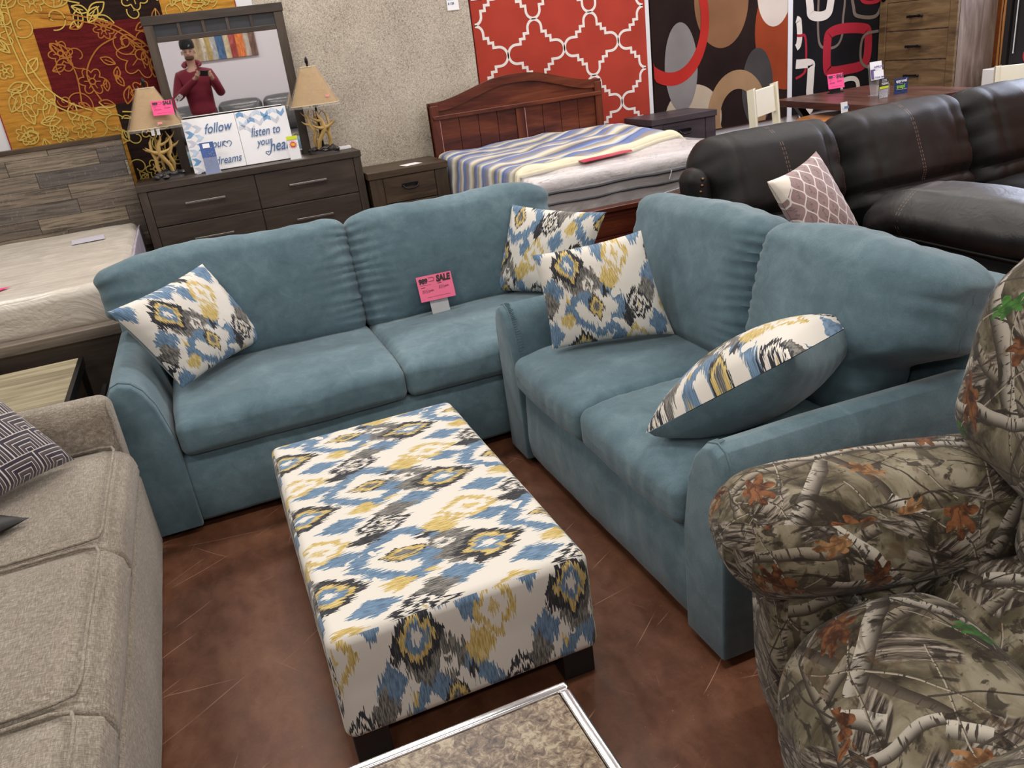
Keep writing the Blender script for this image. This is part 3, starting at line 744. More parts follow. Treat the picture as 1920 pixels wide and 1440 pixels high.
# ------------------------------------------------------------------ sale sign on the sofa
def sale_card(root, w, h, c, xd, yd, num='989', pink=PINKS, ink=INK, name='price_card'):
    c = Vector(c); x = Vector(xd).normalized(); y = Vector(yd).normalized(); n = x.cross(y)
    b = MB(); q = [c-x*w/2-y*h/2, c+x*w/2-y*h/2, c+x*w/2+y*h/2, c-x*w/2+y*h/2]
    b.add([v+n*.0006 for v in q]+[v-n*.0006 for v in q], [(0, 1, 2, 3), (7, 6, 5, 4), (0, 4, 5, 1), (1, 5, 6, 2), (2, 6, 7, 3), (3, 7, 4, 0)])
    o = b.build(name, pink, root); f = n*.0012
    text(root, num, h*.26, c-x*w*.45+y*h*.21+f, x, y, ink, shear=.1, bold=.002*h/.12, sx=.9)
    text(root, 'SALE', h*.34, c+x*w*.05+y*h*.20+f, x, y, ink, shear=.15, bold=.0025*h/.12, sx=.78)
    b = MB(); rr = random.Random(3)
    P = lambda u, v: c+x*w*u+y*h*v+f
    b.ribbon([P(-.17, .40), P(-.03, .40), P(.0, .34), P(-.03, .26), P(-.17, .25)], h*.02, n)
    b.ribbon([P(-.44, .14), P(-.12, .13)], h*.012, n)
    for u0, v0, L_ in ((-.42, -.06, .34), (.06, .02, .30)):
        b.ribbon([P(u0, v0+.11), P(u0+.12, v0+.11)], h*.02, n)
        pts = []
        for k in range(15): pts.append(P(u0+.02+L_*k/15, v0-.05+(.07 if k % 2 else -.07)*(1 if k < 9 else .4)))
        b.ribbon(pts, h*.018, n)
    b.ribbon([P(-.3, -.36), P(.35, -.36)], h*.010, n)
    b.build('handwriting', ink, root)
    return o
sg = thing('sale_sign', 'pink 989 SALE card in a clear stand on the long sofa seat', 'sign', (.92, 3.50, .50))
yd = Vector((0, .28, .96))
sale_card(sg, .165, .115, (.908, 3.50, .612), (1, -.03, 0), yd)
b = MB(); b.box(-.043, .043, -.0012, .0012, -.06, .10, rotm(R(-16)), (0, 0, 0)); b.V = [(v[0]+.912, v[1]+3.502, v[2]+.545) for v in b.V]
b.box(.869, .955, 3.44, 3.53, .487, .4895); b.build('clear_stand', ACW, sg)
# ------------------------------------------------------------------ black leather sectional
ls = thing('sectional_sofa', 'black leather reclining sectional with contrast stitching and nailhead trim behind the loveseat', 'sofa', (3.6, 3.5, 0))
def leather_st(xs, zs=None):
    g = G('stitched_leather'); x, y, z = g.sep(g.obj()); a = g.noise(g.obj(), 5., 4., .6, .5); v = g.vor(g.obj(), 420., dims='3D'); d = S(g, v.outputs['Distance'])
    col = g.ramp(a, [(.35, (.003, .003, .003)), (.65, (.010, .009, .010))])
    wv = (g.noise(g.vec(0., y*1., z*5.), 1., 1.)-.5)*.03
    mask = None; seam = None
    for xi in xs:
        e = ((x+wv-xi).abs()-.007).abs().lt(.0022); s_ = (x+wv-xi).abs().lt(.010)
        mask = e if mask is None else mask.max(e); seam = s_ if seam is None else seam.max(s_)
    dash = ((z-y*.7)*70.).fract().lt(.6)
    col = g.mix(mask*dash, col, (.16, .10, .08))
    return g.out(col, g.ramp(a, [(.3, (.42,)*3), (.7, (.55,)*3)]), g.bump(d*.25+a*.9-seam*.5, .4, .006), spec=.32)
def leathers():
    L1 = leather_st((-.75, -.39, .12, .52, .98, 1.45))
    for i, (x0, x1) in enumerate(((2.43, 3.285), (3.285, 4.19), (4.19, 5.10))):
        w = x1-x0; cx = (x0+x1)/2
        def f(P, U, V, i=i):
            P[:, 1] += .0
            P[:, 2] -= .022*sm(np.abs(U[:, 0]), .8, 1.)*sm(U[:, 2], .2, 1.)
            P[:, 1] += .05*sm(np.abs(U[:, 0]), .75, 1.)*(U[:, 1] < 0)
            P = gather(P, U, 1, .014, 11., .22, 0, 2, i+3); P = gather(P, U, -1, .016, 12., .20, 0, 2, i+8)
            for s in (-1, 1):
                P[:, 1] += .010*np.exp(-((U[:, 0]-s*.62)/.03)**2)*(U[:, 1] < 0)
            P[:, 1] += .03*np.exp(-((U[:, 2]+.45)/.08)**2)*(U[:, 1] < 0)
            return P
        cushion('back_cushion', (w+.012, .27, .62), .105, L1, ls, f, (cx, 3.62, .703), (R(-20), 0, 0), puff=(.02, .06, .02), wr=.012, ws=4., seed=41+i, res=.02, world=True)
    cushion('back_shell', (2.60, .16, .80), .06, LEA, ls, None, (3.86, 3.87, .47), (R(-6), 0, 0), puff=(0, 0, 0), world=True, res=.06)
    cushion('base', (2.70, .62, .38), .04, LEA, ls, None, (3.80, 3.30, .22), puff=(0, .0, 0), world=True, res=.08)
    for i, (x0, x1) in enumerate(((2.50, 2.99), (3.42, 4.20), (4.20, 4.98))):
        cushion('seat_cushion', (x1-x0-.01, .62, .15), .06, LEA, ls, None, ((x0+x1)/2, 3.22, .445), puff=(.01, .02, .03), wr=.008, seed=50+i, world=True, res=.05)
    # outer arm with nailheads
    def fo(P, U, V):
        P[:, 0] -= .03*sm(U[:, 2], .3, 1.); return P
    a = cushion('arm', (.12, .16, .86), .055, LEA, ls, fo, (2.405, 3.62, .445), puff=(.01, .02, .02), wr=.006, seed=61, world=True, res=.04)
    b = MB()
    for k in range(11):
        z = .845-k*.031; b.ball((2.352+.030*(1-math.sin(min(1.57, .25+k*.22))), 3.536-.004*(k<2), z), .0095, 8)
    b.build('nailhead_trim', plain('antique_brass', (.20, .13, .08), .35, metal=1.), a, smooth=True)
    # near console arm, padded top with piping
    cushion('console_base', (.34, 1.20, .50), .03, LEA, ls, None, (3.20, 2.50, .28), puff=(0, 0, 0), world=True, res=.08)
    L2 = G('stitched_arm_leather'); g = L2; x, y, z = g.sep(g.obj()); aa = g.noise(g.obj(), 6., 4., .6, .8)
    e = ((y+.66).abs()-.008).abs().lt(.0022)*((x*80.).fract().lt(.6)); e = e.max((y+1.42).abs().lt(.003)); 
    L2 = g.out(g.mix(e, g.ramp(aa, [(.35, (.004, .004, .004)), (.65, (.014, .013, .014))]), (.12, .08, .06)), .45, g.bump(aa-(y+.66).abs().lt(.01)*.6, .5, .012))
    def ft(P, U, V):
        P = gather(P, U, 1, .012, 9., .35, 1, 0, 5, 2)
        P[:, 2] -= .06*sm(U[:, 1], .55, 1.); return P
    cushion('padded_arm_top', (.40, 1.22, .20), .095, L2, ls, ft, (3.17, 2.51, .625), puff=(.03, .02, .04), wr=.010, ws=4., seed=63, world=True, res=.025)
    b = MB(); b.tube([(2.985, 1.9, .535), (2.985, 2.5, .540), (2.99, 3.0, .542), (3.04, 3.12, .545), (3.2, 3.14, .545)], .007, 8); b.build('arm_piping', LEA, ls, smooth=True)
leathers()
OG = ogee()
p = thing('throw_pillow', 'mauve pillow with a white ogee lattice on the black leather sectional', 'pillow', (2.8, 3.1, .55))
pillow(('front_cover', 'back_cover'), [(2.58, 2.99, .505), (2.95, 3.06, .545), (2.833, 3.25, .93), (2.42, 3.09, .87)], .16, (OG, OG), p, .09, 6, sizes=(.43, .43))
# ------------------------------------------------------------------ room shell
XL, XR, YB, YF, ZC = -3.6, 6.42, 6.10, -2.4, 3.2
def slab(name, x0, x1, y0, y1, z0, z1, m_):
    b = MB(); b.box(x0, x1, y0, y1, z0, z1); o = b.build(name, m_, None, origin=((x0+x1)/2, (y0+y1)/2, z0)); return struct(o)
slab('floor', XL-.1, XR+.1, YF-.1, YB+.1, -.08, 0, FLOOR)
slab('ceiling', XL-.1, XR+.1, YF-.1, YB+.1, ZC, ZC+.08, CEIL)
slab('wall_back', XL-.1, XR+.1, YB, YB+.1, 0, ZC, WALL)
slab('wall_front', XL-.1, XR+.1, YF-.1, YF, 0, ZC, WALLB)
slab('wall_left', XL-.1, XL, YF, YB, 0, ZC, plain('taupe_wall', (.30, .28, .27), .8))
slab('wall_right', XR, XR+.1, YF, YB, 0, ZC, ORANGE)
slab('baseboard_back', XL, XR, YB-.015, YB, 0, .10, TRIM)
def vstrip(name, x, w, z0, z1): slab(name, x-w/2, x+w/2, YB-.035, YB-.001, z0, z1, TRIM)
vstrip('trim_1', -1.02, .075, .5, 2.6); vstrip('trim_2', .60, .11, .9, 2.8); vstrip('trim_3', 3.607, .035, .45, 2.8); vstrip('trim_4', 4.985, .05, .45, 2.8)
# ------------------------------------------------------------------ hanging rugs
def rug(label, x0, x1, z0, z1, mats, name='hanging_rug', y=6.07, th=.02):
    b = MB(); b.box(x0, x1, y, y+th, z0, z1)
    t = thing(name, label, 'rug', ((x0+x1)/2, y+th, z0), group='rugs hung along the back wall')
    t_ = b.build('rug_pile', mats, t); return t, b
# gold floral rug
def gold_rug():
    t = thing('hanging_rug', 'gold, maroon and black floral rug hung behind the plank headboard', 'rug', (-.2, 6.09, .5))
    gold = pile('gold_pile', (.44, .21, .035), .35, 300, True); mar = pile('maroon_pile', (.10, .010, .012), .4, 300, True); blk = pile('brown_black_pile', (.022, .012, .010), .4, 300, True); rst = pile('rust_pile', (.28, .07, .02), .4, 300, True)
    ye = pile('yellow_outline', (.50, .36, .09), .2); og = pile('orange_outline', (.36, .13, .03), .2)
    X0, X1, Z0, Z1 = -.985, .545, .55, 2.7
    b = MB(); b.box(X0, X1, 6.06, 6.085, Z0, Z1)
    def patch(i, x0, x1, z0, z1, k):
        b.mat(i); y = 6.0595-.0006*k
        b.quad((max(x0, X0), y, z0), (min(x1, X1), y, z0), (min(x1, X1), y, z1), (max(x0, X0), y, z1))
    def A(px, py): v = atY(px, py, 6.06); return v.x, v.z
    mx0, mz0 = A(118, 225); mx1, mz1 = A(268, 38); mx1 = .12; mz0 = 1.53; mx0 = -.66; mz1 = 2.03
    patch(2, A(125, 0)[0], A(303, 20)[0], 2.0, 2.7, 1)
    patch(1, mx0, mx1, mz0, mz1-.02, 2)
    patch(2, -.33, -.03, .55, mz0, 2); patch(2, .0, .12, 1.53, 2.0, 3)
    patch(0, -.03, .545, .55, 1.45, 3)
    patch(1, X0, -.955, .55, 2.7, 4) if False else None
    b.mat(5)
    b.box(X0-.006, X0, 6.058, 6.086, Z0, Z1); b.box(X1, X1+.006, 6.058, 6.086, Z0, Z1)
    # flowers, scrolls and leaves in two outline colours
    rr = random.Random(5); by = MB(); bo = MB(); k = [0]
    def put(pts, w=.0068, closed=False):
        k[0] += 1; y = 6.0562-.00004*(k[0] % 40)
        P = [Vector((x, y, z)) for x, z in pts]
        cx = sum(p.x for p in P)/len(P); cz = sum(p.z for p in P)/len(P)
        if min(p.x for p in P) < X0+.01 or max(p.x for p in P) > X1-.01 or min(p.z for p in P) < Z0: return
        (bo if (mx0 < cx < mx1 and mz0 < cz < mz1-.02) else by).ribbon(P, w, (0, -1, 0), closed)
    def flower(x, z, r, n=6):
        ph = rr.uniform(0, 6)
        pts = [(x+r*(.62+.38*abs(math.cos(n/2*(t+ph))))*math.cos(t), z+r*(.62+.38*abs(math.cos(n/2*(t+ph))))*math.sin(t)) for t in [2*PI*i/60 for i in range(60)]]
        put(pts, closed=True); put([(x+r*.22*math.cos(t), z+r*.22*math.sin(t)) for t in [2*PI*i/14 for i in range(14)]], .008, True)
        for i in range(n):
            a = 2*PI*i/n-ph; put([(x+r*.25*math.cos(a), z+r*.25*math.sin(a)), (x+r*.6*math.cos(a), z+r*.6*math.sin(a))], .006)
    def scroll(x, z, r, a0, turns, s=1):
        put([(x+r*(1-.75*i/40)*math.cos(a0+s*turns*2*PI*i/40), z+r*(1-.75*i/40)*math.sin(a0+s*turns*2*PI*i/40)) for i in range(41)])
    def leaf(x, z, L_, a):
        ca, sa = math.cos(a), math.sin(a)
        for s in (-1, 1): put([(x+ca*L_*t/10-sa*s*L_*.24*math.sin(PI*t/10), z+sa*L_*t/10+ca*s*L_*.24*math.sin(PI*t/10)) for t in range(11)], .0075)
        put([(x, z), (x+ca*L_*.7, z+sa*L_*.7)], .006)
    for (x, z, r) in ((-.86, 2.0, .09), (-.80, 1.62, .10), (-.55, 1.42, .07), (-.88, 1.42, .06), (-.05, 2.14, .085), (.25, 2.14, .09), (.38, 2.10, .06), (-.15, 1.58, .07), (-.42, 1.68, .08), (-.10, 1.80, .14), (-.27, 1.97, .06), (-.62, 2.16, .07), (-.55, 1.86, .07), (-.88, 1.80, .05), (-.70, 1.40, .05), (.02, 1.62, .06), (-.17, 1.35, .06), (-.20, 1.10, .06), (.08, 1.22, .07), (-.06, .98, .06), (.30, 2.3, .09), (-.3, 2.3, .08), (-.8, 2.3, .09)): flower(x, z, r, rr.choice((5, 6, 7)))
    for i in range(46):
        x = rr.uniform(-.95, .45); z = rr.uniform(.9, 2.35); scroll(x, z, rr.uniform(.04, .09), rr.uniform(0, 6), rr.uniform(.8, 1.3), rr.choice((-1, 1)))
    for i in range(120):
        leaf(rr.uniform(-.95, .48), rr.uniform(.9, 2.35), rr.uniform(.07, .15), rr.uniform(0, 6.28))
    # long sweeping stems
    for (pts) in (((-.74, 2.35), (-.76, 2.0), (-.72, 1.75), (-.62, 1.6), (-.45, 1.5)), ((-.78, 2.35), (-.80, 2.0), (-.76, 1.72), (-.66, 1.56), (-.48, 1.46)), ((-.60, 2.1), (-.4, 2.06), (-.2, 1.98), (-.02, 1.82)), ((-.60, 2.07), (-.4, 2.03), (-.2, 1.95), (-.04, 1.79)), ((-.52, 1.55), (-.5, 1.75), (-.56, 1.95)), ((-.4, 1.56), (-.44, 1.72), (-.34, 1.86), (-.2, 1.92)), ((-.30, 1.48), (-.12, 1.46), (.02, 1.50)), ((-.3, 1.44), (-.12, 1.42), (.06, 1.47)), ((.0, 1.2), (.03, 1.05), (.1, .95)), ((-.6, 2.3), (-.5, 2.18), (-.35, 2.12))):
        P = []
        for i in range(len(pts)-1):
            p0 = pts[max(i-1, 0)]; p1 = pts[i]; p2 = pts[i+1]; p3 = pts[min(i+2, len(pts)-1)]
            for q in [j/8 for j in range(8)]:
                P.append(tuple(.5*((2*p1[a])+(-p0[a]+p2[a])*q+(2*p0[a]-5*p1[a]+4*p2[a]-p3[a])*q*q+(-p0[a]+3*p1[a]-3*p2[a]+p3[a])*q**3) for a in (0, 1)))
        put(P, .0085)
    b.mat(4).add(by.V, by.F); b.mat(6).add(bo.V, bo.F)
    b.build('rug_pile', [gold, mar, blk, rst, ye, plain('crimson_binding', (.25, .01, .04), .8), og], t)
gold_rug()
t = thing('hanging_rug', 'plain cream shag rug hung between the dresser mirror and the red lattice rug', 'rug', (1.4, 6.09, .5))
cushion('rug_pile', (1.50, .03, 2.3), .012, CREAM, t, None, (1.402, 6.08, 1.66), puff=(0, 0, 0), wr=.004, ws=6., world=True, res=.05)
b = MB(); b.box(1.983, 2.07, 6.058, 6.068, 1.847, 1.95); tg = thing('price_tag', 'small white price tag pinned at the top of the cream shag rug', 'tag', (2.02, 6.06, 1.9)); b.build('card', WHITE, tg)
for zz, s_ in ((1.915, 'AREA RUG'), (1.885, '$ 120')): text(tg, s_, .020, (1.99, 6.0565, zz), (1, 0, 0), (0, 0, 1), SCR, bold=.0006)
def lattice_rug():
    t = thing('hanging_rug', 'brick red rug with a white stepped lattice hung behind the cherry bed', 'rug', (2.9, 6.09, .5))
    X0, X1, Z0, Z1 = 2.158, 3.588, .55, 2.75
    b = MB(); b.box(X0, X1, 6.062, 6.085, Z0, Z1)
    q = [(0+.055*math.sin(a), .168+.055*math.cos(a)) for a in [PI/2*i/6 for i in range(7)]]
    q += [(.055, .135), (.088, .135), (.088, .100), (.122, .100), (.122, .066), (.160, .066)]
    q += [(.160+.066*math.sin(a), .066*math.cos(a)) for a in [PI/2*i/7 for i in range(1, 8)]]
    ring = q+[(x, -z) for x, z in q[::-1][1:]]; ring = ring+[(-x, z) for x, z in ring[::-1][1:-1]]
    bb = MB()
    def clipped(pts):
        run = []
        for p in pts+[pts[0]]:
            if X0+.012 < p[0] < X1-.012 and Z0 < p[1] < Z1: run.append(p)
            else:
                if len(run) > 1: yield run
                run = []
        if len(run) > 1: yield run
    for i in range(-2, 3):
        for j in range(-3, 4):
            cx = 2.87+.4655*(i+.5-1)+.0; cz = 1.50+.4550*j
            cx = 2.638+.4655*i; pts = [(cx+x*1.015, cz+z*1.0) for x, z in ring]
            for run in clipped(pts): bb.ribbon([Vector((x, 6.0605, z)) for x, z in run], .019)
    b.mat(1).add(bb.V, bb.F); b.build('rug_pile', [pile('brick_red_pile', (.36, .046, .030), .12, 420), pile('ivory_pile', (.72, .66, .62), .06, 420)], t)
    b = MB(); b.box(2.165, 2.25, 6.058, 6.0595, 1.895, 1.99); b.build('label', WHITE, t)
lattice_rug()
def shape_pts(pts, Y): return [atY(x, y, Y) for x, y in pts]
def smooth_loop(pts, n=6):
    out = []; k = len(pts)
    for i in range(k):
        p0, p1, p2, p3 = [Vector(pts[(i+j) % k]) for j in (-1, 0, 1, 2)]
        for s in range(n):
            t = s/n; out.append(.5*((2*p1)+(p2-p0)*t+(2*p0-5*p1+4*p2-p3)*t*t+(-p0+3*p1-3*p2+p3)*t**3))
    return out
def circles_rug():
    t = thing('hanging_rug', 'dark brown rug with overlapping red, tan and grey ovals and rings', 'rug', (4.3, 6.09, .7))
    X0, X1, Z0, Z1 = 3.635, 4.955, .70, 2.8
    dk = pile('dark_brown_pile', (.018, .010, .009), .3); gr = pile('grey_pile', (.20, .185, .185), .15); rd = pile('scarlet_pile', (.38, .025, .02), .15); br = pile('camel_pile', (.20, .10, .05), .2); iv = pile('oat_pile', (.42, .34, .26), .12); ta = pile('tan_pile', (.30, .185, .10), .2); ch = pile('charcoal_pile', (.055, .05, .05), .2); ru = pile('rust_red_pile', (.25, .045, .016), .15); wh = pile('off_white_pile', (.55, .48, .42), .1)
    b = MB(); b.box(X0, X1, 6.06, 6.085, Z0, Z1)
    def ell(i, cx, cz, rx, rz, k, rot=0., n=48, hole=None):
        y = 6.0594-.0005*k; P = []
        for j in range(n):
            a = 2*PI*j/n; x = rx*math.cos(a); z = rz*math.sin(a)
            P.append((cx+x*math.cos(rot)-z*math.sin(rot), cz+x*math.sin(rot)+z*math.cos(rot)))
        b.mat(i)
        def cl(p): return (min(max(p[0], X0+.004), X1-.004), y, min(max(p[1], Z0+.004), Z1-.004))
        if hole is None: b.poly([cl(p) for p in P])
        else:
            Q = [(cx+(p[0]-cx)*hole, cz+(p[1]-cz)*hole) for p in P]
            for j in range(n):
                j2 = (j+1) % n; b.quad(cl(P[j]), cl(P[j2]), cl(Q[j2]), cl(Q[j]))
    def c_(px, py): v = atY(px, py, 6.06); return v.x, v.z
    ell(7, *c_(1478, 55), .34, .48, 1)           # rust oval right edge
    ell(8, *c_(1452, -12), .17, .25, 2)          # off-white, upper right
    ell(3, *c_(1353, 0), .26, .36, 2)            # camel oval
    ell(4, *c_(1300, 225), .28, .28, 3)          # oat disc at the bottom
    ell(6, *c_(1420, 165), .16, .32, 4)          # charcoal oval
    ell(5, *c_(1382, 215), .30, .36, 5, hole=.58)  # tan arch
    ell(1, *c_(1277, 127), .155, .34, 6)         # grey oval
    ell(2, *c_(1252, 32), .38, .52, 7, rot=.12, hole=.80)  # red ring
    b.build('rug_pile', [dk, gr, rd, br, iv, ta, ch, ru, wh], t)
circles_rug()
def squares_rug():
    t = thing('hanging_rug', 'black rug with white, red and grey rounded square outlines beside the tall chest', 'rug', (5.6, 6.09, .7))
    X0, X1, Z0, Z1 = 5.012, 6.40, .70, 2.8
    b = MB(); b.box(X0, X1, 6.06, 6.085, Z0, Z1); bk_ = pile('black_pile', (.010, .009, .011), .3)
    w = pile('white_line_pile', (.62, .57, .52), .1); r = pile('red_line_pile', (.33, .02, .035), .15); g_ = pile('taupe_line_pile', (.16, .125, .105), .15)
    bs = {0: MB(), 1: MB(), 2: MB()}; k = [0]
    def sq(m_, pts, wd):
        k[0] += 1; y = 6.0592-.0004*k[0]
        P = []
        for p in smooth_loop([(v.x, 0, v.z) for v in shape_pts(pts, 6.06)], 7): P.append(p)
        run = []
        def flush():
            if len(run) > 1: bs[m_].ribbon([Vector((p.x, y, p.z)) for p in run], wd)
        for p in P+[P[0]]:
            if X0+.02 < p.x < X1-.02: run.append(p)
            else: flush(); run = []
        flush()
    s = lambda x, y: (1420+x/3.84, y/3.84)
    sq(2, [s(445, -60), s(440, 0), s(436, 200), s(450, 320), s(500, 348), s(570, 330), s(608, 260), s(615, 150), s(618, -60)], .022)
    sq(0, [s(385, -80), s(380, 60), s(392, 108), s(450, 118), s(500, 100), s(522, 50), s(522, -80)], .075)
    sq(1, [s(505, 290), s(530, 235), s(620, 205), s(760, 205), s(795, 240), s(790, 400), s(750, 470), s(640, 500), s(530, 515), s(500, 480)], .085)
    sq(0, [s(150, 150), s(280, 140), s(300, 180), s(300, 300), s(270, 350), s(150, 400)], .055)
    sq(1, [s(150, 280), s(300, 258), s(345, 275), s(347, 480), s(320, 540), s(230, 580), s(100, 600)], .022)
    sq(0, [s(100, 500), s(300, 462), s(380, 460), s(385, 500), s(375, 650), s(360, 800), s(100, 830)], .075)
    sq(2, [s(700, -60), s(692, 60), s(720, 115), s(850, 115), s(900, 0), s(900, -80)], .03)
    sq(1, [s(745, -60), s(760, 10), s(850, 12), s(900, -30), s(860, -90)], .03)
    sq(2, [s(920, 240), s(830, 230), s(765, 260), s(742, 340), s(745, 440), s(790, 482), s(900, 478), s(960, 400)], .024)
    sq(0, [s(600, 640), s(620, 580), s(690, 565), s(720, 600), s(715, 680), s(650, 720)], .04)
    for i in range(3): b.mat(i+1).add(bs[i].V, bs[i].F)
    b.build('rug_pile', [bk_, w, r, g_], t)
squares_rug()
b = MB(); b.box(-2.4, -1.065, 6.06, 6.085, .5, 2.7); tag(b.build('hanging_rug', plain('navy_black_pile', (.012, .012, .03), .9), None, origin=(-1.7, 6.08, .5)), 'dark navy rug just visible at the left edge behind the plank headboard', 'rug')
# ------------------------------------------------------------------ case goods
def pull(parent, x, z, w, y, m_=METAL, style='bar'):
    b = MB()
    if style == 'bar':
        b.box(x-w/2, x+w/2, y-.030, y-.020, z-.006, z+.006)
        for s in (-1, 1): b.box(x+s*w*.47-.005, x+s*w*.47+.005, y-.022, y, z-.004, z+.004)
        b.build('handle', m_, parent, bevel=.0015)
    else:
        pts = [(x-w/2, y, z+.012), (x-w/2, y-.02, z+.008), (x-w*.42, y-.026, z-.008), (x-w*.2, y-.028, z-.016), (x+w*.2, y-.028, z-.016), (x+w*.42, y-.026, z-.008), (x+w/2, y-.02, z+.008), (x+w/2, y, z+.012)]
        b.tube(pts, .0055, 8); b.box(x-w/2-.004, x+w/2+.004, y-.004, y, z-.0, z+.022); b.build('handle', m_, parent, smooth=True)
def case(root, x0, x1, y0, y1, z1, rows, cols, mw, mwz, post=.05, top=.04, leg=.08, over=.008, drawer_h=None, style='bar', hm=METAL, hw=.2, gap=.006, toprail=0., name='drawer'):
    b = MB(); b.box(x0-over, x1+over, y0-over, y1, z1-top, z1); b.build('top', mw, root, bevel=.003)
    zc = z1-top; b = MB()
    b.box(x0, x0+.02, y0+post*.2, y1, leg, zc); b.box(x1-.02, x1, y0+post*.2, y1, leg, zc); b.box(x0, x1, y1-.012, y1, leg, zc); b.box(x0, x1, y0+.02, y1, leg, leg+.02)
    b.box(x0+post-.002, x1-post+.002, y0+.016, y0+.03, leg, zc); b.build('carcass', mw, root, bevel=.001)
    for s in (x0, x1-post):
        b = MB(); b.box(s, s+post, y0, y0+.045, 0, zc); b.build('corner_post', mwz, root, bevel=.002)
        b = MB(); b.box(s, s+post, y1-.05, y1-.002, 0, leg+.03); b.build('leg', mwz, root)
    zt = zc-toprail; hh = (zt-leg-.01)/rows if drawer_h is None else drawer_h; W = (x1-x0-2*post)/cols
    for r in range(rows):
        for c in range(cols):
            a = x0+post+W*c+gap/2; e = a+W-gap; t = zt-hh*r-gap/2; bt = t-hh+gap
            b = MB(); b.box(a, e, y0+.003, y0+.018, bt, t); d = b.build(name, mw, root, bevel=.003)
            pull(d, (a+e)/2, (t+bt)/2+.01, hw, y0+.003, hm, style)
dr = thing('dresser', 'dark walnut six-drawer dresser with bar pulls behind the long sofa', 'dresser', (.38, 5.82, 0))
case(dr, -.325, 1.083, 5.605, 6.03, 1.052, 4, 2, DKW, DKWz, .05, .042, .07, .006, .228, 'bar', METAL, .245)
GN = 'nightstands either side of the cherry bed'
n1 = thing('nightstand', 'dark brown nightstand between the dresser and the cherry bed, a paper slip on top', 'nightstand', (1.36, 5.8, 0), group=GN)
case(n1, 1.102, 1.655, 5.555, 5.98, .895, 4, 1, NSW, NSWz, .09, .045, .07, .008, .178, 'bail', BLKM, .105, toprail=.0)
n2 = thing('nightstand', 'greyish nightstand to the right of the cherry bed, under the ovals rug', 'nightstand', (3.6, 5.8, 0), group=GN)
case(n2, 3.33, 3.895, 5.60, 6.02, .920, 4, 1, NSP, NSP, .09, .045, .07, .010, .178, 'bail', BLKM, .105)
sl = thing('paper_slip', 'white paper slip lying on top of the brown nightstand', 'paper', (1.45, 5.68, .895))
b = MB(); b.box(1.37, 1.50, 5.62, 5.72, .8955, .8965, rotm(0, 0, .25)); b.build('paper', WHITE, sl); 
for k in range(4): text(sl, 'w', .001, (1.4, 5.6, .8), (1, 0, 0), (0, 1, 0), INK) if False else None
b = MB(); b.box(.93, 1.07, 5.80, 5.86, 1.0525, 1.072); tag(b.build('folded_paper', WHITE, None, origin=(1.0, 5.83, 1.0525), bevel=.003), 'folded white paper at the right end of the dresser top, beside the lamp', 'paper')
# tall chest against the right wall, facing left
def chest():
    t = thing('tall_chest', 'rustic oak tall chest with dark handles beside the black rug', 'chest', (6.13, 5.66, 0))
    X0, X1, Y0, Y1, ZT = 5.93, 6.36, 5.235, 6.045, 1.72
    b = MB(); b.box(X0+.02, X1, Y0, Y1, .08, ZT-.04); b.build('carcass', RUSz, t, bevel=.003)
    b = MB(); b.box(X0-.02, X1, Y0-.02, Y1+.012, ZT-.04, ZT); b.build('top', RUS, t, bevel=.004)
    for ya, yb in ((Y0, Y0+.075), (Y1-.075, Y1)):
        b = MB(); b.box(X0, X0+.03, ya, yb, 0, ZT-.04); b.build('corner_post', RUS, t, bevel=.002)
        for zz in (1.545, ):
            b = MB(); b.ball((X0-.002, (ya+yb)/2, zz), .028, 12, sq=(.5, 1, 1)); b.build('metal_boss', BLKM, t, smooth=True)
    z = 1.50
    for k in range(6):
        h_ = .235
        b = MB(); b.box(X0+.006, X0+.03, Y0+.082, Y1-.082, z-h_+.012, z); d = b.build('drawer', RUS, t, bevel=.002)
        zc = z-h_/2; yc = (Y0+Y1)/2; b = MB()
        pts = [(X0-.024, yc+v, zc) for v in (-.085, -.075, -.065, -.05, -.03, 0, .03, .05, .065, .075, .085)]
        b.tube(pts, [.004, .012, .007, .013, .009, .010, .009, .013, .007, .012, .004], 10)
        for s in (-1, 1): b.tube([(X0-.024, yc+s*.055, zc), (X0+.008, yc+s*.055, zc)], .006, 6)
        b.build('handle', BLKM, d, smooth=True); z -= h_
    b = MB(); b.box(X0+.006, X0+.03, Y0+.075, Y1-.075, 1.505, 1.68); b.build('top_rail', RUS, t, bevel=.002)
    b = MB(); b.box(X0+.02, X0+.035, Y0+.075, Y1-.075, .03, .10); b.build('plinth', RUS, t)
chest()
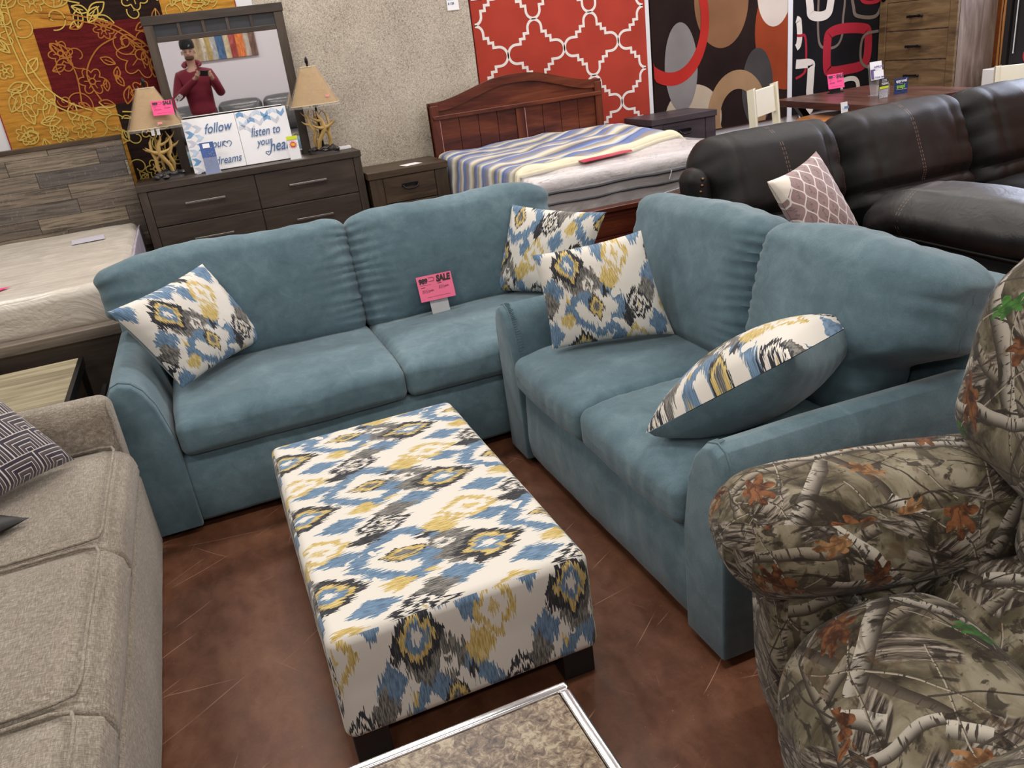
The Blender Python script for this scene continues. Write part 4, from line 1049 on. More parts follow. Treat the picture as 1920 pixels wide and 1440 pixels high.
# ------------------------------------------------------------------ dresser mirror
n_ = Vector((-.040, -.99916, -.0093))
mr = thing('dresser_mirror', 'rectangular dresser mirror in a dark wood frame with five inset panels above', 'mirror', (.39, 5.985, 1.052), rot=(R(.53), 0, math.atan2(n_.x, -n_.y)*1.))
def mirror():
    # local: x across, y back (+), z up from dresser top; front at y=-.03
    w = .43; Z1 = .955; f = lambda: MB()
    for s in (-1, 1):
        b = MB(); a = s*w; b.box(min(a, a-s*.058), max(a, a-s*.058), -.03, .0, 0, Z1-.052); b.build('frame_stile', DKWz, mr, world=False, bevel=.002)
    b = MB(); b.box(-w-.006, w+.006, -.034, .002, Z1-.052, Z1); b.build('top_rail', DKW, mr, world=False, bevel=.002)
    b = MB(); b.box(-w+.058, w-.058, -.028, 0, Z1-.155, Z1-.125); b.build('cross_rail', DKW, mr, world=False, bevel=.002)
    b = MB(); b.box(-w+.058, w-.058, -.028, 0, 0, .03); b.build('bottom_rail', DKW, mr, world=False, bevel=.002)
    b = MB(); b.box(-w+.058, w-.058, -.012, 0, Z1-.125, Z1-.052); b.build('inset_panel', DGREY, mr, world=False)
    step = (2*w-.116)/5
    for k in range(1, 5):
        b = MB(); x = -w+.058+step*k; b.box(x-.009, x+.009, -.027, -.012, Z1-.125, Z1-.052); b.build('divider', DKWz, mr, world=False, bevel=.001)
    b = MB(); b.box(-w+.050, w-.050, -.014, -.006, .026, Z1-.150); b.build('mirror_glass', MIRM, mr, world=False)
mirror()
# ------------------------------------------------------------------ antler lamps
def lamp(x, y, z, label, rz, flip):
    t = thing('table_lamp', label, 'lamp', (x, y, z), rz, group='antler lamps on the dresser')
    b = MB(); rr = random.Random(9 if flip > 0 else 4)
    for k in range(34):
        a = rr.uniform(0, 6.28); r_ = .088*math.sqrt(rr.random()); b.ball((r_*math.cos(a)*1.1, r_*math.sin(a)*.75, .010+.028*(1-r_/.09)+rr.uniform(0, .012)), rr.uniform(.015, .025), 8, (1.2, 1, .8), .18, k)
    b.lathe([(.095, 0), (.092, .012), (.05, .022), (.01, .024)], (0, 0, 0), 18, 1.1, .8)
    b.build('stone_base', STONE, t, world=False, smooth=True)
    b = MB(); b.tube([(0, 0, .02), (0, 0, .36)], .007, 8); b.tube([(0, 0, .30), (0, 0, .345)], .018, 10); b.tube([(-.035, 0, .30), (-.035, 0, .33)], .004, 6); b.tube([(-.035, 0, .315), (0, 0, .32)], .003, 6); b.build('stem', BLKM, t, world=False, smooth=True)
    def ant(pts, rs, tines):
        b = MB(); rs = [q*1.12 for q in rs]; P = [Vector(p) for p in pts]; b.tube(P, rs, 9)
        for i, d, L_ in tines:
            q = P[i]; d = Vector(d).normalized(); c_ = Vector((0, 0, 1))
            b.tube([q, q+d*L_*.35, q+d*L_*.7+c_*L_*.12, q+d*L_+c_*L_*.35], [rs[i]*.9, rs[i]*.7, rs[i]*.45, .0015], 8)
        b.build('antler', ANT, t, world=False, smooth=True)
    f = flip
    ant([(.03*f, -.02, .03), (.02*f, -.035, .08), (-.01*f, -.045, .13), (-.03*f, -.05, .165), (-.02*f, -.05, .21), (.0, -.055, .245), (.005*f, -.055, .275)], [.011, .0115, .0125, .015, .0115, .007, .0015], [(3, (-1*f, -.1, .25), .075), (4, (1*f, -.2, .15), .085), (3, (1*f, -.2, .0), .085)])
    ant([(-.04*f, .0, .03), (-.055*f, -.01, .08), (-.05*f, -.02, .13), (-.065*f, -.02, .18), (-.06*f, -.01, .23), (-.04*f, 0, .27)], [.010, .0115, .012, .010, .007, .0015], [(3, (-1*f, -.3, .1), .05), (2, (1*f, -.2, .5), .06)])
    ant([(.04*f, .02, .03), (.05*f, .0, .09), (.03*f, -.02, .14), (.06*f, -.0, .19), (.065*f, .01, .24), (.05*f, .01, .285)], [.010, .0115, .012, .011, .008, .0015], [(3, (1*f, -.3, .2), .055), (4, (.8*f, .3, .4), .05)])
    ant([(.0, .03, .03), (-.01, .03, .1), (.01, .03, .17), (-.02, .02, .23), (-.02, .02, .28)], [.010, .011, .010, .007, .0015], [(2, (-1, 0, .4), .06), (3, (1, .1, .4), .06)])
    def ring(z, rx, ry, n=40, p=3.2):
        o = []
        for j in range(n):
            a = 2*PI*j/n; c_, s_ = math.cos(a), math.sin(a); k = (abs(c_)**p+abs(s_)**p)**(-1/p); o.append((rx*k*c_, ry*k*s_, z))
        return o
    def shell(r0_, r1_, z0, z1, mat_, name, crk=0., top=False):
        n = 40; V = []; L_ = 9; rr = random.Random(2)
        for i in range(L_):
            q = i/(L_-1); V += [(v[0]*(1+crk*rr.uniform(-1, 1)), v[1]*(1+crk*rr.uniform(-1, 1)), v[2]) for v in ring(z0+(z1-z0)*q, r0_[0]+(r1_[0]-r0_[0])*q, r0_[1]+(r1_[1]-r0_[1])*q)]
        Fc = [(i*n+j, i*n+(j+1) % n, (i+1)*n+(j+1) % n, (i+1)*n+j) for i in range(L_-1) for j in range(n)]
        return link_mesh(name, V, Fc, mat_, t, smooth=True)
    sh = shell((.155, .105), (.052, .042), .315, .55, SHADE, 'lamp_shade')
    b = MB()
    for zz, rx, ry in ((.316, .1565, .1065), (.549, .053, .043)):
        P = ring(zz, rx, ry); b.tube(P+[P[0]], .0028, 6, cap=False)
    b.build('shade_trim', SHADE_EDGE, sh, world=False, smooth=True)
    shell((.172, .118), (.054, .044), .300, .553, FILM, 'plastic_wrap', .030)
    b = MB(); b.tube([(0, 0, .34), (0, 0, .56)], .003, 6); b.tube([(0, 0, .553), (0, 0, .565), (0, 0, .58), (0, 0, .60), (0, 0, .612)], [.006, .006, .012, .009, .002], 10)
    b.box(-.05, .05, -.002, .002, .546, .549); b.build('finial', BLKM, t, world=False, smooth=True)
    return t
lL = lamp(-.125, 5.80, 1.052, 'antler lamp with a plastic-wrapped shade and a pink sale card, left on the dresser', .15, 1)
b = MB(); 
for dx in (-.022, .010): b.box(-.125+dx-.009, -.125+dx+.011, 5.70, 5.702, 1.325, 1.385, rotm(0, .06, 0))
b.build('hang_tag', WHITE, lL) if False else tag(b.build('hang_tag', WHITE, None, origin=(-.13, 5.70, 1.33)), 'white folded hang tag dangling under the left antler lamp shade', 'tag')
lR = lamp(.885, 5.80, 1.052, 'antler lamp with a plastic-wrapped shade on the right end of the dresser', -.1, -1)
b = MB(); b.box(.945, .972, 5.690, 5.6915, 1.408, 1.422); tag(b.build('sticker', plain('pale_pink_sticker', (.85, .35, .35), .5), None, origin=(.958, 5.69, 1.41)), 'tiny pink and white sticker low on the right lamp shade wrap', 'sticker')
b = MB(); b.box(-.105, -.078, 5.684, 5.6855, 1.385, 1.399); tag(b.build('sticker', plain('pink_sticker', (.85, .35, .35), .5), None, origin=(-.09, 5.685, 1.385)), 'tiny pink and white sticker under the sale card on the left lamp shade', 'sticker')
sc = thing('sale_card', 'hot pink SALE card stuck on the left antler lamp shade', 'sign', (-.05, 5.69, 1.48))
sale_card(sc, .122, .088, (-.053, 5.688, 1.478), (1, 0, -.04), (0.02, .30, .95), '989', PINK)
# ------------------------------------------------------------------ canvases
def canvas(x0, lab):
    t = thing('canvas_print', lab, 'picture', (x0+.165, 5.72, 1.053), group='square canvas prints on the dresser')
    b = MB(); b.box(x0, x0+.328, 5.755, 5.778, 1.057, 1.392, rotm(R(-10)), (x0, 5.755, 1.057)); b.build('canvas', CANV, t, bevel=.002); return t
def chev(b, pts_, y=5.7535):
    b.poly([(x, y+(z-1.054)*.176, z) for x, z in pts_])
c1 = canvas(.032, 'white canvas print reading follow your dreams beside a column of blue chevrons')
b = MB(); i = 0
for col_, x in enumerate((.036, .088)):
    for r_ in range(6):
        z = 1.372-r_*.056-col_*.028
        if col_ and r_ not in (0, 1, 2, 5): continue
        b.mat((r_*2+col_) % 3); s_ = .050; d = .02
        chev(b, [(x, z), (x+s_*.55, z), (x+s_+.006, z-.022), (x+s_*.55, z-.044), (x, z-.044), (x+.022, z-.022)])
b.build('chevrons', [CB2, CB3, CB1], c1)
yv = (0, .176, 1)
text(c1, 'follow', .085, (.15, 5.7907, 1.285), (1, 0, .03), yv, SCR, shear=.42, bold=.0004, sx=.80)
text(c1, 'your', .070, (.150, 5.7748, 1.195), (1, 0, .02), yv, SCR, shear=.42, bold=.0002, sx=.8)
text(c1, 'dreams', .070, (.170, 5.7563, 1.090), (1, 0, .02), yv, SCR, shear=.42, bold=.0002, sx=.8)
def heart(t_, x, z, s):
    b = MB(); P = [Vector((x+s*.062*(16*math.sin(a)**3)/16*1., 5.7515+(z-1.054)*.176, z+s*.062*(13*math.cos(a)-5*math.cos(2*a)-2*math.cos(3*a)-math.cos(4*a))/16)) for a in [2*PI*k/30 for k in range(30)]]
    b.ribbon(P, .0045, (0, -1, 0), True); b.build('heart', SCR, t_)
heart(c1, .275, 1.205, .42)
c2 = canvas(.362, 'white canvas print reading listen to your heart under rows of blue chevrons')
b = MB()
for r_, (z0_, n) in enumerate(((1.375, 6), (1.335, 5), (1.297, 2))):
    for k in range(n):
        x = .368+k*.052+(.0 if r_ % 2 == 0 else .01); b.mat([0, 2, 1, 0, 2, 1, 0][(k*2+r_) % 7]); h_ = .034; u_ = 1 if (k+r_) % 2 else -1
        if r_ == 2: b.mat(1)
        chev(b, [(x, z0_), (x+.024, z0_-.018*u_-.006), (x+.048, z0_), (x+.048, z0_-h_*.75), (x+.024, z0_-h_*.75-.018*u_-.006), (x, z0_-h_*.75)])
b.build('chevrons', [CB1, CB3, CB2], c2)
text(c2, 'listen to', .078, (.43, 5.7801, 1.225), (1, 0, .02), yv, SCR, shear=.42, bold=.0004, sx=.74)
text(c2, 'your', .068, (.455, 5.7695, 1.165), (1, 0, .02), yv, SCR, shear=.42, bold=.0002, sx=.75)
text(c2, 'heart', .100, (.525, 5.7613, 1.118), (1, 0, .03), yv, SCR, shear=.42, bold=.0006, sx=.75)
heart(c2, .515, 1.112, .25)
# brochures
t = thing('brochure_holder', 'clear holder with dark blue night-scene leaflets leaning on the follow your dreams canvas', 'holder', (.14, 5.62, 1.053))
rm = rotm(R(-12)); 
b = MB(); b.box(.100, .186, 5.640, 5.646, 1.054, 1.250, rm, (.1, 5.62, 1.054)); b.build('leaflet', BLUEF, t)
b = MB(); b.box(.118, .160, 5.6375, 5.6390, 1.215, 1.242, rm, (.1, 5.62, 1.054)); b.build('leaflet_header', WHITE, t)
b = MB(); b.box(.096, .190, 5.628, 5.631, 1.054, 1.155, rm, (.1, 5.62, 1.054)); b.box(.096, .190, 5.65, 5.652, 1.054, 1.255, rm, (.1, 5.62, 1.054)); b.box(.096, .190, 5.60, 5.66, 1.0525, 1.0545); b.build('clear_pocket', ACR, t)
b = MB()
rr = random.Random(1)
for k in range(26): 
    x = .143+rr.gauss(0, .018); z = 1.155+rr.gauss(0, .018); s_ = rr.uniform(.001, .003); b.box(x-s_, x+s_, 5.6372+(1.155-z)*-.21, 5.6376+(1.155-z)*-.21, z-s_*.7, z+s_*.7)
b.build('leaflet_lights', plain('leaflet_gold', (.55, .40, .15), .5), t)
text(t, 'Synchrony', .016, (.118, 5.626, 1.085), (1, 0, 0), (0, .2, 1), WHITE) if False else None
t = thing('brochure_holder', 'small clear holder with a starburst flyer on the right of the dresser', 'holder', (.67, 5.64, 1.053))
b = MB(); b.box(.636, .706, 5.655, 5.657, 1.056, 1.200, rotm(R(-5)), (.67, 5.65, 1.056)); b.build('flyer', WHITE, t)
b = MB(); b.box(.636, .706, 5.652, 5.6535, 1.180, 1.202, rotm(R(-5)), (.67, 5.65, 1.056)); b.build('flyer_header', YEL, t)
b = MB(); P = []; 
for k in range(24):
    a = 2*PI*k/24; r_ = .030 if k % 2 else .014; P.append((.671+r_*math.cos(a), 5.6615+.0-.0035, 1.148+r_*math.sin(a)))
b.poly(P); b.build('starburst', RED, t)
b = MB(); b.poly([(.671+.014*math.cos(2*PI*k/16), 5.6565, 1.148+.010*math.sin(2*PI*k/16)) for k in range(16)]); b.build('starburst_centre', GOLDT, t)
b = MB(); b.box(.632, .710, 5.645, 5.647, 1.054, 1.130); b.box(.632, .710, 5.63, 5.67, 1.0525, 1.0545); b.build('clear_pocket', ACR, t)
# ------------------------------------------------------------------ plank bed
bd = thing('bed', 'bed with a reclaimed plank headboard and low wooden frame at the left', 'bed', (-1.15, 5.0, 0))
b = MB(); b.box(-1.98, -.345, 5.90, 5.955, .25, 1.325); b.build('headboard', PLK, bd, bevel=.003)
b = MB(); b.box(-1.98, -.343, 5.895, 5.965, 1.325, 1.352); b.build('headboard_cap', NSW, bd, bevel=.003)
for x in (-1.96, -.40):
    b = MB(); b.box(x, x+.05, 5.90, 5.95, 0, .26); b.build('leg', DKWz, bd)
b = MB(); b.box(-1.98, -.345, 3.985, 4.075, .585, .635); b.build('footboard_cap', RAIL, bd, bevel=.004)
b = MB(); b.box(-1.97, -.355, 4.0, 4.06, .30, .586); b.build('footboard', DKW, bd, bevel=.003)
for x in (-1.97, -.415):
    b = MB(); b.box(x, x+.06, 4.0, 4.06, 0, .30); b.build('leg', DKWz, bd)
for x in (-1.96, -.40):
    b = MB(); b.box(x, x+.035, 4.05, 5.9, .36, .60); b.build('side_rail', DKW, bd, bevel=.003)
mt = thing('mattress', 'plastic-wrapped cream mattress on the plank bed', 'mattress', (-1.15, 5.0, .6))
def fm(P, U, V):
    P[:, 2] += .006*fbm(np.stack([P[:, 0]*3, P[:, 1]*7, P[:, 2]*0], 1), 4)*(U[:, 2] > 0); return P
cushion('mattress_body', (1.52, 1.84, .20), .045, MATT1, mt, fm, (-1.155, 4.985, .71), puff=(.006, .006, .01), wr=.004, world=True, res=.035)
b = MB(); b.tube([(-.412, 4.12, .785), (-.405, 4.9, .79), (-.412, 5.82, .785)], .008, 6); b.tube([(-1.9, 4.085, .792), (-1.2, 4.078, .798), (-.43, 4.085, .792)], .006, 6); b.build('edge_welt', MATT1, mt, smooth=True)
cushion('plastic_side_wrap', (.012, 1.7, .19), .004, MATTL, mt, None, (-.386, 4.98, .70), puff=(0, 0, 0), wr=.006, ws=9., world=True, res=.04)
b = MB(); b.quad((-1.35, 4.29, .8235), (-.955, 4.29, .8225), (-.905, 4.355, .8225), (-1.35, 4.355, .8235)); b.quad((-1.35, 4.355, .8230), (-.905, 4.355, .8220), (-.955, 4.29, .8220), (-1.35, 4.29, .8230)); tag(b.build('price_card', PINK, None, origin=(-1.1, 4.3, .822)), 'magenta price card lying flat on the plank bed mattress', 'card')
b = MB(); b.box(-.74, -.56, 5.30, 5.48, .8215, .8225, rotm(0, 0, .1)); tag(b.build('paper_sheet', plain('lilac_paper', (.52, .50, .58), .5), None, origin=(-.65, 5.39, .8215)), 'pale lilac sheet under the plastic near the head of the plank bed', 'paper')
# end table by the bed
et = thing('end_table', 'low table with a grey-gold wood top and black metal frame behind the beige sofa', 'table', (-1.0, 3.6, 0))
b = MB(); b.box(-1.35, -.665, 3.30, 3.93, .505, .530); b.build('table_top', GRW, et, bevel=.002)
b = MB(); b.box(-.664, -.645, 3.30, 3.93, .490, .533); b.box(-1.36, -.645, 3.285, 3.299, .490, .533); b.build('metal_edge', BLKM, et, bevel=.001)
for x in (-1.33, -.665):
    for y in (3.31, 3.92):
        b = MB(); b.box(x-.012, x+.012, y-.012, y+.012, 0, .504); b.build('leg', BLKM, et)
b = MB(); b.box(-.600, -.580, 3.52, 3.90, .0, .40); tag(b.build('metal_panel', plain('dark_gunmetal', (.05, .05, .055), .35, metal=.7), None, origin=(-.59, 3.7, 0), bevel=.002), 'dark metal panel standing between the low table and the teal sofa', 'panel')
# ------------------------------------------------------------------ cherry bed
cb = thing('bed', 'cherry wood bed with an arched headboard and panelled footboard', 'bed', (2.4, 5.1, 0))
def cherry():
    X0, X1 = 1.700, 3.085; n = 40; top = []
    for i in range(n+1):
        u = i/n; x = X0+(X1-X0)*u; s = sm(np.array([min(u, 1-u)]), .03, .46)[0]; top.append((x, 1.250+.118*s))
    b = MB(); b.prism([(X0, .3), (X1, .3)]+top[::-1], 1, 5.935, 5.975); b.build('headboard', CHW, cb, bevel=.004)
    b = MB(); o_ = [(x, z) for x, z in top]; i_ = [(X0+.03+(X1-X0-.06)*k/n, z-.055) for k, (x, z) in enumerate(top)]
    for k in range(n): b.add([(o_[k][0], 5.917, o_[k][1]), (o_[k+1][0], 5.917, o_[k+1][1]), (i_[k+1][0], 5.917, i_[k+1][1]), (i_[k][0], 5.917, i_[k][1]), (o_[k][0], 5.98, o_[k][1]), (o_[k+1][0], 5.98, o_[k+1][1]), (i_[k+1][0], 5.936, i_[k+1][1]), (i_[k][0], 5.936, i_[k][1])], [(0, 3, 2, 1), (0, 1, 5, 4), (3, 7, 6, 2)])
    b.build('arched_moulding', CHW, cb)
    b = MB(); b.box(X0+.012, X1-.012, 5.905, 5.94, 1.135, 1.165); b.build('shelf_rail', CHW, cb, bevel=.004)
    for x in (X0, X1-.06):
        b = MB(); b.box(x, x+.06, 5.912, 5.985, 0, 1.235); b.build('headboard_post', CHWz, cb, bevel=.004)
    b = MB(); b.box(2.36, 2.43, 5.918, 5.94, .5, 1.135); b.build('centre_stile', CHWz, cb, bevel=.003)
    for x0, x1 in ((X0+.06, 2.36), (2.43, X1-.06)):
        k = 4; w = (x1-x0)/k
        for j in range(k):
            b = MB(); b.box(x0+w*j+.002, x0+w*(j+1)-.002, 5.927, 5.94, .5, 1.135); b.build('panel_board', CHW, cb, bevel=.0015)
    pk = plain('rose_edge_sheen', (.50, .22, .20), .4)
    b = MB(); b.box(X0+.060, X0+.064, 5.915, 5.928, .5, 1.13); b.box(2.43, 2.434, 5.915, 5.928, .5, 1.13); b.build('painted_edge_sheen', pk, cb)  # pale rose strips paint the sheen along the post and stile edges
    # footboard
    b = MB(); b.box(X0-.02, X1+.02, 4.125, 4.205, .635, .665); b.build('footboard_cap', CHW, cb, bevel=.006, seg=3)
    b = MB(); b.box(X0, X1, 4.145, 4.185, .12, .636); b.build('footboard', CHW, cb, bevel=.003)
    for z0, z1 in ((.50, .60), (.36, .495), (.15, .355)):
        b = MB(); b.box(X0+.07, X1-.07, 4.138, 4.146, z0, z1); b.build('footboard_panel', CHW, cb, bevel=.002)
    for x in (X0-.01, X1-.06):
        b = MB(); b.box(x, x+.07, 4.13, 4.20, 0, .636); b.build('footboard_post', CHWz, cb, bevel=.004)
    for x in (X0+.01, X1-.04):
        b = MB(); b.box(x, x+.03, 4.2, 5.92, .22, .42); b.build('side_rail', CHW, cb, bevel=.003)
cherry()
mt2 = thing('mattress', 'white quilted mattress in clear plastic under the striped comforter', 'mattress', (2.4, 5.1, .4))
def fm2(P, U, V):
    P[:, 2] += .008*fbm(P*np.array([5, 5, 0]), 3)*(U[:, 2] > 0)+.004*np.sin(P[:, 0]*22)*np.sin(P[:, 1]*22)*(U[:, 2] > 0); return P
bs_ = cushion('box_spring', (1.33, 1.66, .20), .02, MATTS, mt2, None, (2.39, 5.07, .42), puff=(0, 0, 0), world=True, res=.06)
mb_ = cushion('mattress_core', (1.345, 1.66, .29), .03, MATTS, mt2, None, (2.395, 5.07, .665), puff=(0, 0, 0), world=True, res=.06)
cushion('quilted_top', (1.36, 1.675, .075), .032, MATT2, mt2, fm2, (2.395, 5.07, .828), puff=(.003, .003, .012), wr=.004, world=True, res=.03)
b = MB()
for z in (.783, .722):
    pts = [(1.716, 5.9, z), (1.716, 4.27, z), (1.722, 4.232, z), (1.75, 4.228, z)]+[(1.75+.1275*k, 4.226+.002*math.sin(k*2), z+.004*math.sin(k*1.7)) for k in range(1, 11)]+[(3.065, 4.232, z), (3.073, 4.27, z), (3.073, 5.9, z)]
    b.tube(pts, .0085 if z > .75 else .0065, 6)
b.build('piping', plain('charcoal_tape', (.04, .04, .055), .6), mb_, smooth=True)
def wrap():
    V = []; n = 60
    def f(P, U, V): return P
    cushion('clear_wrap', (1.375, 1.60, .33), .035, FILM2, mt2, lambda P, U, V: P+np.stack([.0*U[:, 0], -.006+.008*vn(P*13, 3), .016+.004*vn(P*11, 5)], 1), (2.397, 5.035, .705), puff=(0, 0, 0), wr=.0, world=True, res=.03)
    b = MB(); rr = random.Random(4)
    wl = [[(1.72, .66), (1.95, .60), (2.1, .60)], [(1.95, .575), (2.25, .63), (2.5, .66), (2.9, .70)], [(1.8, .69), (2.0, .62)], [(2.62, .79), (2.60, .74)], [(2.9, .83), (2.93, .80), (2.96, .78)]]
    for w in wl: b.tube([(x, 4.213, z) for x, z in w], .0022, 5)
    b.build('wrap_crease_highlight', plain('plastic_highlight', (.75, .75, .80), .15), mt2, smooth=True)  # pale tubes paint the highlights along the creases of the wrap
wrap()
b = MB(); b.poly([(2.13, 4.37, .8995), (2.50, 4.45, .9005), (2.53, 4.52, .901), (2.42, 4.56, .901), (2.14, 4.47, .9)][::1]); b.poly([(2.13, 4.37, .8985), (2.50, 4.45, .8995), (2.53, 4.52, .900), (2.42, 4.56, .900), (2.14, 4.47, .899)][::-1]); tag(b.build('price_card', plain('crimson_card', (.45, .03, .08), .4), None, origin=(2.3, 4.45, .883)), 'crimson price card under the plastic by the comforter hem', 'card')
def comforter():
    t = thing('comforter', 'blue, tan and cream striped comforter folded back over the cherry bed', 'comforter', (2.4, 5.3, .9))
    nu, nv = 110, 70; V = []; UV = {}
    for i in range(nu):
        s = -.50+(1.40+.50+.40)*i/(nu-1)       # arc length across the bed, 0 at left edge
        for j in range(nv):
            v = j/(nv-1)
            hem = 4.36+.33*max(0, min(1, (s)/1.35))+.13*sm(np.array([s]), .8, 1.36)[0]+.02*math.sin(s*7)
            if s < 0: hem = 4.36-.10*min(1, -s*2)+.16*min(1, max(0, -s-.1)*3)
            y = hem+(5.90-hem)*v
            r_ = .07
            if s < 0: x = 1.715-.035-.02*math.sin(-s*3); z = .905-r_+s+r_*.0; x = 1.700-.020*min(1, -s*6)-.006*math.sin(y*14)*min(1, -s*4); z = .900-.012-(-s)
            elif s > 1.37: e = s-1.37; x = 3.08+.05*min(1, e*6)+.012*math.sin(y*13)*min(1, e*4)+.02; z = .900-e
            else: x = 1.700+s; z = .900
            edge = min(1, max(0, min(s+.03, 1.40-s))/.12)
            z -= (.028*(1-edge)**2) if -.03 <= s <= 1.40 else 0
            P_ = np.array([[x*4, y*4, 1.], [x*9, y*9, 2.], [x*2.2, y*2.2, 4.]]); nn = vn(P_, 6)
            if 0 <= s <= 1.37: z += .020*abs(nn[0])+.008*nn[1]+.03*sm(np.array([nn[2]]), 0., .6)[0]+.035*math.exp(-((s-1.15)/.15)**2-((y-5.3)/.25)**2)+.03*math.exp(-((s-.85)/.18)**2-((y-5.75)/.2)**2)
            if j < 7: z += .016*math.sin(PI*min(1, j/6.)) if s >= 0 else 0; 
            if j == 0 and s >= 0: z = min(z, .890)
            V.append((x, y, z))
    idx = lambda i, j: i*nv+j; Fc = []; uv = []
    for i in range(nu-1):
        for j in range(nv-1):
            q = [(i, j), (i+1, j), (i+1, j+1), (i, j+1)]; Fc.append([idx(*a) for a in q])
            for a in q: uv.append((a[0]/(nu-1)*2.3, V[idx(*a)][1]-V[idx(a[0], 0)][1]))
    o = link_mesh('comforter', V, Fc, cloth_stripe(), t, world=True, uv=uv, sub=1); o.name = 'quilted_cover'
    md = o.modifiers.new('s', 'SOLIDIFY'); md.thickness = .018; md.offset = -1
    b = MB(); P = [Vector(V[idx(i, 0)])+Vector((0, -.004, -.002)) for i in range(0, nu, 2)]; b.tube(P, .012, 8); b.build('hem_binding', plain('cream_hem', (.62, .57, .42), .8), t, smooth=True)
comforter()
# ------------------------------------------------------------------ dining corner
dt = thing('dining_table', 'dark wood counter-height dining table behind the leather sectional', 'table', (4.2, 5.3, 0), R(-6.4))
b = MB()
for k in range(6):
    w = .85/6; b.box(w*k+.001, w*(k+1)-.001, -1.12, 0, .905, .950)
b.build('table_top', TBW, dt, world=False, bevel=.002)
b = MB(); b.box(.50, .79, -1.04, -.08, .85, .905); b.build('apron', TBW, dt, world=False)
for y in (-.16, -1.06):
    for sg in (1, -1):
        b = MB(); b.box(-.035, .035, y-.025, y+.025, -.58, .58, rotm(0, R(36*sg), 0), (0, y, 0)); b.V = [(vx+.45, vy, max(.0, min(.905, vz+.46))) for vx, vy, vz in b.V]; b.build('trestle_leg', BLKM, dt, world=False)
rtb = thing('round_table', 'honey wood round table with only its edge showing over the black sectional', 'table', (4.20, 4.52, 0))
b = MB(); b.lathe([(.31, .830), (.335, .840), (.335, .855), (.32, .863)], (4.20, 4.52, 0), 40); b.build('table_top', ORW, rtb, smooth=True)
b = MB(); b.lathe([(.16, 0), (.15, .03), (.04, .08), (.035, .4), (.05, .75), (.12, .831)], (4.20, 4.52, 0), 20); b.build('pedestal', CREAMP, rtb, smooth=True)
def ladder_chair(name, label, loc, rz, mat, top=1.12, seat=.62, w=.38, slats=((.86, 1.12),)):
    t = thing(name, label, 'chair', loc, rz)
    for s in (-1, 1):
        b = MB(); b.prism([(.0, .0), (.035, .0), (.045, seat), (.085, top-.01), (.05, top), (.01, seat)], 0, s*w/2-.018, s*w/2+.018); b.build('back_post', mat, t, world=False, bevel=.004)
        b = MB(); b.box(s*w/2-.018, s*w/2+.018, -.36, -.325, 0, seat-.02); b.build('leg', mat, t, world=False, bevel=.003)
    for z0, z1 in slats:
        b = MB(); d0 = .045*(z0-seat)/(top-seat); d1 = .045*(z1-seat)/(top-seat)
        b.prism([(.015+d0, z0), (.035+d0, z0), (.035+d1, z1), (.015+d1, z1)], 0, -w/2+.015, w/2-.015); b.build('back_slat', mat, t, world=False, bevel=.003)
    b = MB(); b.box(-w/2-.01, w/2+.01, -.38, .02, seat-.02, seat+.015); b.build('seat', mat, t, world=False, bevel=.006)
    for z in (.22, ):
        b = MB(); b.box(-w/2, w/2, -.35, -.335, z, z+.03); b.build('stretcher', mat, t, world=False)
    return t
ladder_chair('dining_chair', 'cream counter chair seen side-on left of the round table', (3.607, 4.55, 0), R(30.6), CREAMP, 1.135, .64, .385, ((.955, 1.12), (.72, .76)))
ladder_chair('dining_chair', 'cream chair back in front of the orange wall at the upper right', (5.90, 4.63, 0), R(-35), CREAMP, .985, .5, .24, ((.70, .98),))
b = MB(); b.box(6.12, 6.38, 4.93, 5.12, .0, .93); tag(b.build('cabinet', WHP, None, origin=(6.2, 5.0, 0), bevel=.006), 'small white cabinet behind the cream chair by the orange wall', 'cabinet')
b = MB(); b.box(6.30, 6.41, 4.40, 4.66, .0, .86); tag(b.build('cabinet', TRIM, None, origin=(6.35, 4.5, 0), bevel=.006), 'pale cabinet at the right edge under the window', 'cabinet')
# sign, brochures on the dining table
t = thing('sale_sign', 'hot pink SALE card in a dark stand on the dining table', 'sign', (4.55, 5.4, .95)); pc = Vector(atY(1567, 160, 5.1)); pc.z = 1.033
sale_card(t, .135, .105, pc, (1, -.12, 0), (0, .2, .98), '989', PINK)
b = MB(); b.box(pc.x-.05, pc.x+.05, pc.y-.03, pc.y+.03, .9505, .956); b.box(pc.x-.05, pc.x+.05, pc.y+.004, pc.y+.007, .955, 1.0); b.build('stand', BLKM, t)
t = thing('brochure_rack', 'acrylic rack of purple and white leaflets on the dining table', 'rack', (4.62, 4.55, .95))
q = Vector(atY(1655, 165, 4.55)); qx = q.x
b = MB(); b.box(qx-.055, qx+.055, 4.60, 4.603, .951, 1.16, rotm(R(-10)), (qx, 4.6, .95)); b.box(qx-.058, qx+.058, 4.545, 4.62, .9505, .954); b.box(qx-.058, qx+.058, 4.545, 4.548, .952, 1.02); b.build('clear_rack', ACR, t)
b = MB(); b.box(qx-.052, qx+.050, 4.585, 4.588, 1.05, 1.17, rotm(R(-10)), (qx, 4.6, .95)); b.box(qx-.03, qx+.055, 4.580, 4.583, 1.05, 1.11, rotm(R(-10)), (qx, 4.6, .95)); b.build('leaflet', WHITE, t)
b = MB(); b.box(qx-.05, qx-.015, 4.5805, 4.5840, 1.06, 1.12, rotm(R(-10)), (qx, 4.6, .95)); b.build('leaflet_photo', plain('leaflet_purple', (.12, .08, .25), .4), t)
text(t, 'APPROVE', .020, (qx-.035, 4.599, 1.128), (1, 0, 0), (0, .18, 1), plain('purple_ink', (.10, .07, .2), .5), bold=.0006)
